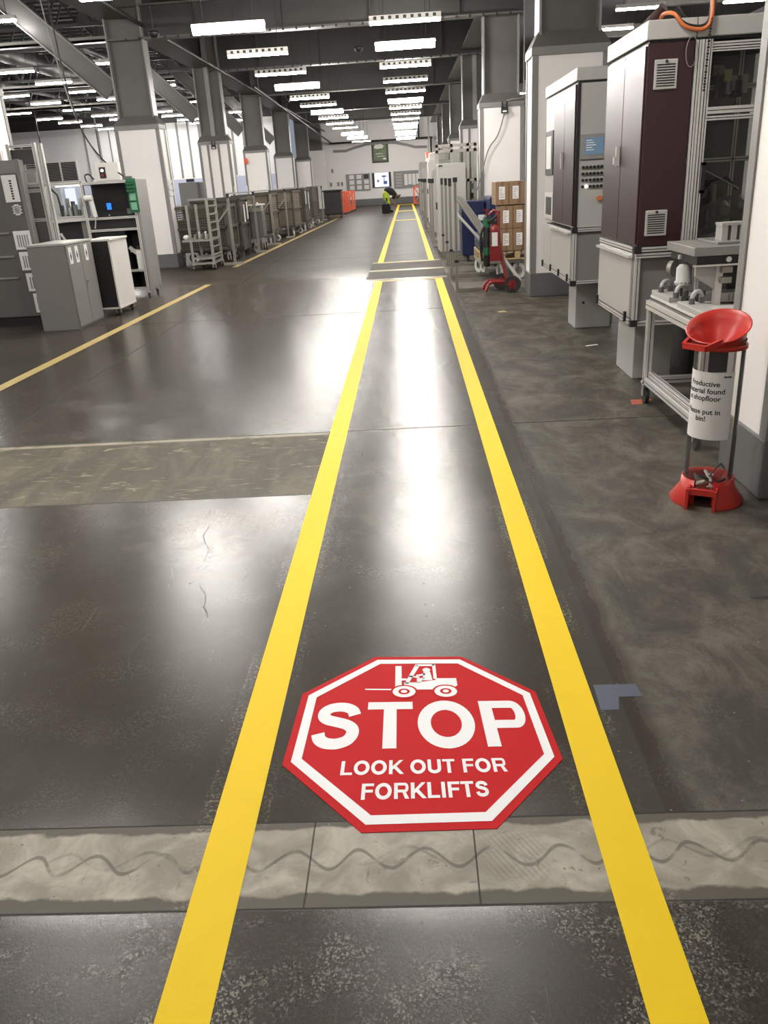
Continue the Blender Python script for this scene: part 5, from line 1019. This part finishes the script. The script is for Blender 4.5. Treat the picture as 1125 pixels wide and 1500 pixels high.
for i in range(8):
    x = tx0 + 0.05 + 0.045 * i
    tag(part('metal_part', MB().cyl((x, 17.9 + 0.03 * (i % 3), 0.63), (x + 0.02, 17.9, 0.72 + 0.02 * (i % 3)), 0.022).cyl((x, 17.95, 0.66), (x + 0.05, 17.95, 0.66), 0.02), ('galv', 'cabdark', 'plastic_white')[i % 3]), 'small machined part on the shelf of the push trolley', 'machine part', 'parts on the push trolley')
tag(part('cloth_rag', MB().ball((-4.66, 17.85, 0.67), 0.07, 0.07, 0.05, 8, 6), 'paper'), 'crumpled white cloth on the side of the push trolley shelf', 'cloth')
def cage(x0, x1, y0, y1, z0, z1, label, msh='mesh', wheels=True, solid=False, tyre='wheelw'):
    t = thing('mesh_cage', label, 'cage', ((x0 + x1) / 2, (y0 + y1) / 2, 0), 'pallet cages along the aisle'); f_ = MB(); w_ = 0.06
    for x in (x0, x1):
        for y in (y0, y1): f_.bar((x, y, z0), (x, y, z1), w_)
    for z in (z0, z1, (z0 + z1) / 2):
        f_.bar((x0, y0, z), (x1, y0, z), w_); f_.bar((x0, y1, z), (x1, y1, z), w_); f_.bar((x0, y0, z), (x0, y1, z), w_); f_.bar((x1, y0, z), (x1, y1, z), w_)
    part('frame', f_, 'cage', t)
    pm = MB().box(x0 + .01, x1 - .01, y0 + .01, y1 - .01, z0 + 0.02, z1 - 0.02)
    part('mesh_wall', pm, 'cage' if solid else msh, t)
    part('load', MB().box(x0 + 0.08, x1 - 0.08, y0 + 0.08, y1 - 0.08, z0 + 0.04, z0 + (z1 - z0) * 0.72), 'rubber', t)
    part('floor_pan', MB().box(x0, x1, y0, y1, z0 - 0.06, z0), 'cage', t)
    if wheels:
        for x in (x0 + 0.1, x1 - 0.06):
            for k, y in enumerate((y0 + 0.1, y1 - 0.1)): castor(t, x, y, z0 - 0.06, 0.09, tyre, 0.3 + k)
    else:
        for x in (x0 + 0.08, x1 - 0.08):
            for y in (y0 + 0.08, y1 - 0.08): part('stub_foot', MB().box(x - 0.06, x + 0.06, y - 0.06, y + 0.06, 0, z0 - 0.06), 'cage', t)
    return t
cage(-5.25, -4.05, 19.2, 20.2, 0.33, 1.22, 'dark mesh cage standing behind the push trolley', tyre='rubber')
cage(-5.2, -4.05, 20.8, 21.8, 0.2, 1.33, 'brown sheet steel cage, second in the row from the camera', wheels=False, solid=True)
cage(-5.0, -4.14, 22.2, 23.3, 0.35, 1.34, 'brown slatted cage on black castors, third in the row', msh='mesh2', tyre='rubber')
cage(-5.0, -3.96, 24.75, 26.4, 0.36, 1.36, 'wide slatted mesh cage behind the tall aluminium posts', msh='mesh2')
cage(-4.9, -3.70, 28.0, 30.0, 0.34, 1.38, 'large tan slatted basket cage on white castors, middle of the row', msh='mesh2')
cage(-4.9, -3.72, 31.4, 33.2, 0.36, 1.42, 'dark cage with silver straps behind the tan basket', solid=True)
cage(-4.9, -3.75, 34.4, 36.6, 0.38, 1.45, 'farthest brown cage of the row next to the black bin', solid=True)
for i, (x, y0, z0, z1) in enumerate([(-3.70, 31.7, 0.9, 1.35), (-3.70, 32.6, 0.7, 1.30), (-3.97, 20.9, 0.8, 1.2), (-3.97, 21.3, 0.85, 1.25), (-3.93, 22.6, .8, 1.2)]):
    tag(part('strap_tag', MB().box(x + 0.0, x + 0.012, y0, y0 + 0.10, z0, z1), 'paper'), 'pale strap hanging on the side of a cage, %s from the camera' % ORD[(3, 4, 0, 1, 2)[i]], 'strap', 'straps on the cages')
t = thing('waste_cart', 'small dark cart with pale sack between second and third cage', 'cart', (-3.95, 21.9, 0)); part('tub', MB().box(-4.1, -3.78, 22.35, 22.85, 0.35, 0.95), 'cabdark', t, bevel=0.01); part('sack', MB().box(-4.1, -3.79, 22.35, 22.8, 0.955, 1.12), 'galv', t, bevel=0.04); part('lid', MB().box(-4.15, -3.76, 22.3, 22.9, 1.125, 1.16), 'plastic_white', t); castor(t, -3.82, 22.42, 0.345, 0.1, 'rubber', .2); castor(t, -4.03, 22.42, 0.345, 0.1, 'wheelw', .9); castor(t, -3.82, 22.8, 0.345, 0.1, 'rubber', .2)
for i, y in enumerate((18.72, 21.9, 24.6, 27.6, 31.0, 34.0, 37.4, 39.6)):
    t = thing('guide_post', 'tall grey aluminium post with black cap in front of the cages, %s from the camera' % ORD[i], 'post', (-3.87, y, 0), 'posts in front of the cages'); part('post', profile((-3.87, y, 0.05), (-3.87, y, 1.44), 0.05), ['alugrey', 'black'], t); part('cap', MB().cyl((-3.87, y, 1.38), (-3.87, y, 1.47), 0.035), 'black', t); part('foot', MB().box(-3.95, -3.68, y - 0.04, y + 0.04, 0, 0.05) if i % 2 else MB().box(-4.15, -3.68, y - 0.05, y + 0.05, 0, 0.05), 'galv', t)
    if i < 4: part('brace', MB().bar((-3.87, y, 1.2), (-4.15, y - 0.0, 0.9), 0.03), 'galv', t)
tag(part('guide_rail', MB().bar((-3.95, 18.72, 1.47), (-3.95, 39.6, 1.47), 0.03), 'galv'), 'long grey rail joining the posts above the cages', 'rail')
sp_ = []
for i in range(12): tag(part('rail_peg', MB().cyl((-3.95, 20 + 1.6 * i, 1.485), (-3.95, 20 + 1.6 * i, 1.62), 0.012, 6), 'plastic_white'), 'thin upright white peg on the long rail', 'peg', 'pegs on the long rail')
t = thing('wheeled_bin', 'black wheeled waste bin at the end of the cage row', 'bin', (-3.4, 41.8, 0)); part('tub', MB().box(-3.95, -3.15, 41.3, 42.3, 0.16, 1.18), 'black', t, bevel=0.03); part('lid', MB().box(-4.0, -3.10, 41.25, 42.35, 1.185, 1.26), 'rubber', t, bevel=0.02)
for x in (-3.85, -3.2): castor(t, x, 41.45, 0.16, 0.09, 'rubber'); castor(t, x, 42.15, 0.16, 0.09, 'rubber')
def barrier(x0, x1, y, label, h=1.0):
    t = thing('safety_barrier', label, 'barrier', ((x0 + x1) / 2, y, 0), 'orange red barriers'); f_ = MB()
    for z in (0.12, h): f_.bar((x0, y, z), (x1, y, z), 0.09)
    for x in (x0, (x0 + x1) / 2, x1): f_.bar((x, y, 0.1), (x, y, h), 0.08)
    f_.bar((x0, y, h), ((x0 + x1) / 2, y, h / 2), 0.06); f_.bar((x0, y, 0.12), ((x0 + x1) / 2, y, h / 2), 0.06); f_.bar((x1, y, h), ((x0 + x1) / 2, y, h / 2), 0.06); f_.bar((x1, y, .12), ((x0 + x1) / 2, y, h / 2), 0.06)
    part('frame', f_, 'orange', t); part('foot', MB().box(x0 - 0.05, x0 + 0.1, y - 0.3, y + 0.3, 0, 0.06).box(x1 - 0.1, x1 + 0.05, y - 0.3, y + 0.3, 0, 0.06), 'rubber', t)
barrier(0.45, 1.15, 54.5, 'orange red barrier at the end of the lane by the end wall', 1.05)
for i, y in enumerate((46.0, 46.8, 47.6, 49.5, 50.6)): barrier(-3.9, -3.25 + 0.05 * i, y, 'orange red barrier stacked beyond the black bin, %s' % ORD[i], 1.05)
# ---------------------------------------------------------------- end wall
Y_ = YB
po = thing('framed_poster', 'black framed green landscape poster high on the end wall', 'poster', (-1.7, Y_, 3.3)); part('frame', MB().box(-2.25, -1.12, Y_ - 0.06, Y_, 2.66, 3.98), 'black', po); part('picture', MB().box(-2.13, -1.24, Y_ - 0.065, Y_ - 0.06, 2.78, 3.88), 'meadow', po); part('cloud', MB().prism([(-2.1, Y_ - .07, 3.6), (-1.9, Y_ - .07, 3.52), (-1.5, Y_ - .07, 3.55), (-1.4, Y_ - .07, 3.7), (-1.6, Y_ - .07, 3.82), (-2.0, Y_ - .07, 3.78)], (0, .004, 0)), 'paper', po)
part('path_line', MB().box(-2.0, -1.5, Y_ - 0.07, Y_ - .066, 3.2, 3.24).box(-1.9, -1.4, Y_ - 0.07, Y_ - .066, 3.05, 3.08).box(-1.5, -1.3, Y_ - 0.07, Y_ - .066, 2.85, 2.95), 'paper', po)
bo = thing('notice_board', 'grey notice board with nine sheets on the end wall', 'notice board', (-3.3, Y_, 1.5)); part('board', MB().box(-4.1, -2.47, Y_ - 0.05, Y_, 0.95, 2.05), 'boardgrey', bo)
for i in range(3):
    for j in range(3): part('sheet', MB().box(-3.88 + 0.5 * i, -3.55 + 0.5 * i, Y_ - 0.055, Y_ - 0.05, 1.05 + 0.34 * j, 1.31 + 0.34 * j), 'black' if (i, j) == (2, 2) else 'paper', bo)
sc_ = thing('wall_screen', 'bright wall screen with black sides between the two boards', 'screen', (-1.65, Y_, 1.6)); part('casing', MB().box(-2.32, -1.02, Y_ - 0.12, Y_, 1.12, 2.05), 'black', sc_); part('display', MB().box(-2.15, -1.18, Y_ - 0.13, Y_ - 0.12, 1.14, 2.04), 'screenw', sc_)
W['chartblue'] = mat('chart_blue', (.08, .12, .5), .5)
part('chart_pattern', MB().box(-1.65, -1.35, Y_ - .135, Y_ - .13, 1.75, 1.85).box(-1.55, -1.3, Y_ - .135, Y_ - .13, 1.3, 1.5).box(-1.98, -1.85, Y_ - .135, Y_ - .13, 1.45, 1.6).box(-1.52, -1.47, Y_ - .135, Y_ - .13, 1.5, 1.75), 'chartblue', sc_)
b2_ = thing('planning_board', 'wide pale grey planning board on the end wall by the lane', 'notice board', (0, Y_, 1.5)); part('board', MB().box(-0.85, 1.1, Y_ - 0.05, Y_, 0.95, 2.06), 'boardgrey', b2_)
for i in range(5): part('sheet', MB().box(-0.7, -0.3, Y_ - .055, Y_ - .05, 1.1 + 0.18 * i, 1.19 + 0.18 * i), 'machgrey', b2_)
for i in range(4): part('sheet', MB().box(-0.12 + 0.27 * i, 0.1 + 0.27 * i, Y_ - .055, Y_ - .05, 1.15 + 0.04 * (i % 2), 1.85), 'paper', b2_)
for i, (x, z) in enumerate([(-5.0, 2.2), (-5.15, 1.35), (-4.65, 1.35), (-4.4, 1.35)]): tag(part('wall_box', MB().box(x - 0.06, x + 0.06, Y_ - 0.08, Y_, z, z + 0.25), 'grey'), 'small grey box on the end wall, %s' % ('upper one', 'lower one by the columns', 'middle one of the low three', 'one beside the notice board')[i], 'wall box', 'small boxes on the end wall')
t = thing('exit_sign', 'small red sign on white backing hanging by the end wall', 'sign', (1.55, 57, 2.9)); part('panel', MB().box(1.35, 1.75, 57, 57.05, 2.75, 3.05), 'orange', t); part('hanger', MB().box(1.5, 1.6, 57.05, 57.06, 3.05, 6.0), 'grey', t); part('backing', MB().box(1.3, 1.8, 57.06, 57.1, 2.3, 3.05), 'plastic_white', t)
t = thing('wall_sign', 'small orange red sign high on a far column of the cage side', 'sign', (-6.0, 34.7, 2.4)); part('panel', MB().box(-6.35, -6.2, 34.68, 34.72, 2.45, 2.65), 'orange', t)
# ---------------------------------------------------------------- person bending at the end of the lane
def skin(name, nodes, edges, m, parent, sub=2):
    me = bpy.data.meshes.new(name); o0 = wloc(parent); me.from_pydata([tuple(Vector(p[:3]) - o0) for p in nodes], edges, []); me.materials.append(W[m])
    o = bpy.data.objects.new(name, me); C.objects.link(o); o.parent = parent
    sk = o.modifiers.new('k', 'SKIN'); sk.use_smooth_shade = True
    for i, v in enumerate(me.skin_vertices[0].data if me.skin_vertices else []): v.radius = (nodes[i][3], nodes[i][3]); v.use_root = (i == 0)
    if not me.skin_vertices:
        pass
    q = o.modifiers.new('s', 'SUBSURF'); q.levels = sub; q.render_levels = sub
    return o
PX, PY = -0.9, 44.0
pe = thing('person', 'person in black shirt and yellow work trousers bending down at the far lane tape', 'person', (PX, PY, 0))
J = dict(pel=(-1.10, 44, .93, .15), sp1=(-.98, 44, 1.04, .16), sp2=(-.80, 44, 1.04, .17), ch=(-.66, 44, .95, .18), nk=(-.54, 44, .84, .08), hd0=(-.47, 44, .76, .11), hd1=(-.40, 44, .68, .12),
 shL=(-.62, 44.18, .90, .06), elL=(-.66, 44.22, .62, .042), wrL=(-.60, 44.2, .38, .03), haL=(-.57, 44.2, .31, .035), shR=(-.62, 43.82, .90, .06), elR=(-.74, 43.78, .64, .042), wrR=(-.62, 43.8, .40, .03), haR=(-.57, 43.8, .33, .035),
 hiL=(-1.10, 44.1, .88, .10), knL=(-.98, 44.12, .48, .065), anL=(-.98, 44.12, .10, .045), ftL=(-.80, 44.12, .05, .04), hiR=(-1.08, 43.9, .88, .10), knR=(-.92, 43.88, .47, .065), anR=(-.90, 43.88, .10, .045), ftR=(-.70, 43.88, .05, .04))
E_ = 'pel-sp1 sp1-sp2 sp2-ch ch-nk nk-hd0 hd0-hd1 ch-shL shL-elL elL-wrL wrL-haL ch-shR shR-elR elR-wrR wrR-haR pel-hiL hiL-knL knL-anL anL-ftL pel-hiR hiR-knR knR-anR anR-ftR'.split()
def sub_skel(names, edges, name, m, k=1.0, extra=None):
    nm = list(names); nodes = [J[n][:3] + (J[n][3] * k,) for n in nm]; ed = [tuple(nm.index(x) for x in e.split('-')) for e in edges]
    if extra:
        for a_, p in extra: nodes.append(p); ed.append((a_ if isinstance(a_, int) else nm.index(a_), len(nodes) - 1))
    return skin(name, nodes, ed, m, pe)
fing = []
for hn, dy in (('haL', 1), ('haR', -1)):
    h0 = J[hn]
    for k in range(4): fing.append((hn, (h0[0] + 0.03 + 0.01 * (k % 2), h0[1] + (k - 1.5) * 0.022, h0[2] - 0.085 + 0.006 * k, 0.009)))
    fing.append((hn, (h0[0] + 0.055, h0[1] - dy * 0.04, h0[2] - 0.02, 0.010)))
sub_skel(J.keys(), E_, 'body', 'skin', 1.0, fing)
sub_skel(['pel', 'sp1', 'sp2', 'ch', 'shL', 'elL', 'shR', 'elR', 'nk'], ['pel-sp1', 'sp1-sp2', 'sp2-ch', 'ch-shL', 'shL-elL', 'ch-shR', 'shR-elR', 'ch-nk'], 'shirt', 'cloth', 1.3)
sub_skel(['pel', 'sp1', 'hiL', 'knL', 'hiR', 'knR'], ['pel-sp1', 'pel-hiL', 'hiL-knL', 'pel-hiR', 'hiR-knR'], 'trousers', 'hivis', 1.36, [('knL', (-.98, 44.12, .36, .06)), ('knR', (-.91, 43.88, .36, .06))])
sub_skel(['knL', 'anL', 'ftL'], ['knL-anL', 'anL-ftL'], 'boot', 'cloth', 1.45).data.vertices[0].co.z -= 0.15
sub_skel(['knR', 'anR', 'ftR'], ['knR-anR', 'anR-ftR'], 'boot', 'cloth', 1.45).data.vertices[0].co.z -= 0.15
sub_skel(['hd0', 'hd1'], ['hd0-hd1'], 'hair', 'cloth', 1.4, None).location = (0.02, 0, 0.03)
part('knee_pocket', MB().box(-1.06, -.98, 43.78, 43.80, .55, .72).box(-1.2, -1.12, 43.85, 43.88, .82, .92), 'cloth', pe, bevel=.01)
bg = thing('black_bag', 'black bag standing on the floor beside the bending person', 'bag', (-1.15, 43.4, 0)); part('body', MB().box(-1.27, -.88, 43.2, 43.6, 0.0, .46), 'cloth', bg, bevel=.05); part('handle', MB().tube([(-1.2, 43.4, .45), (-1.15, 43.4, .52), (-1.0, 43.4, .52), (-.95, 43.4, .45)], .015), 'cloth', bg); part('reflective_patch', MB().box(-1.275, -1.27, 43.25, 43.5, .1, .2), 'paper', bg)
bpy.context.view_layer.update()
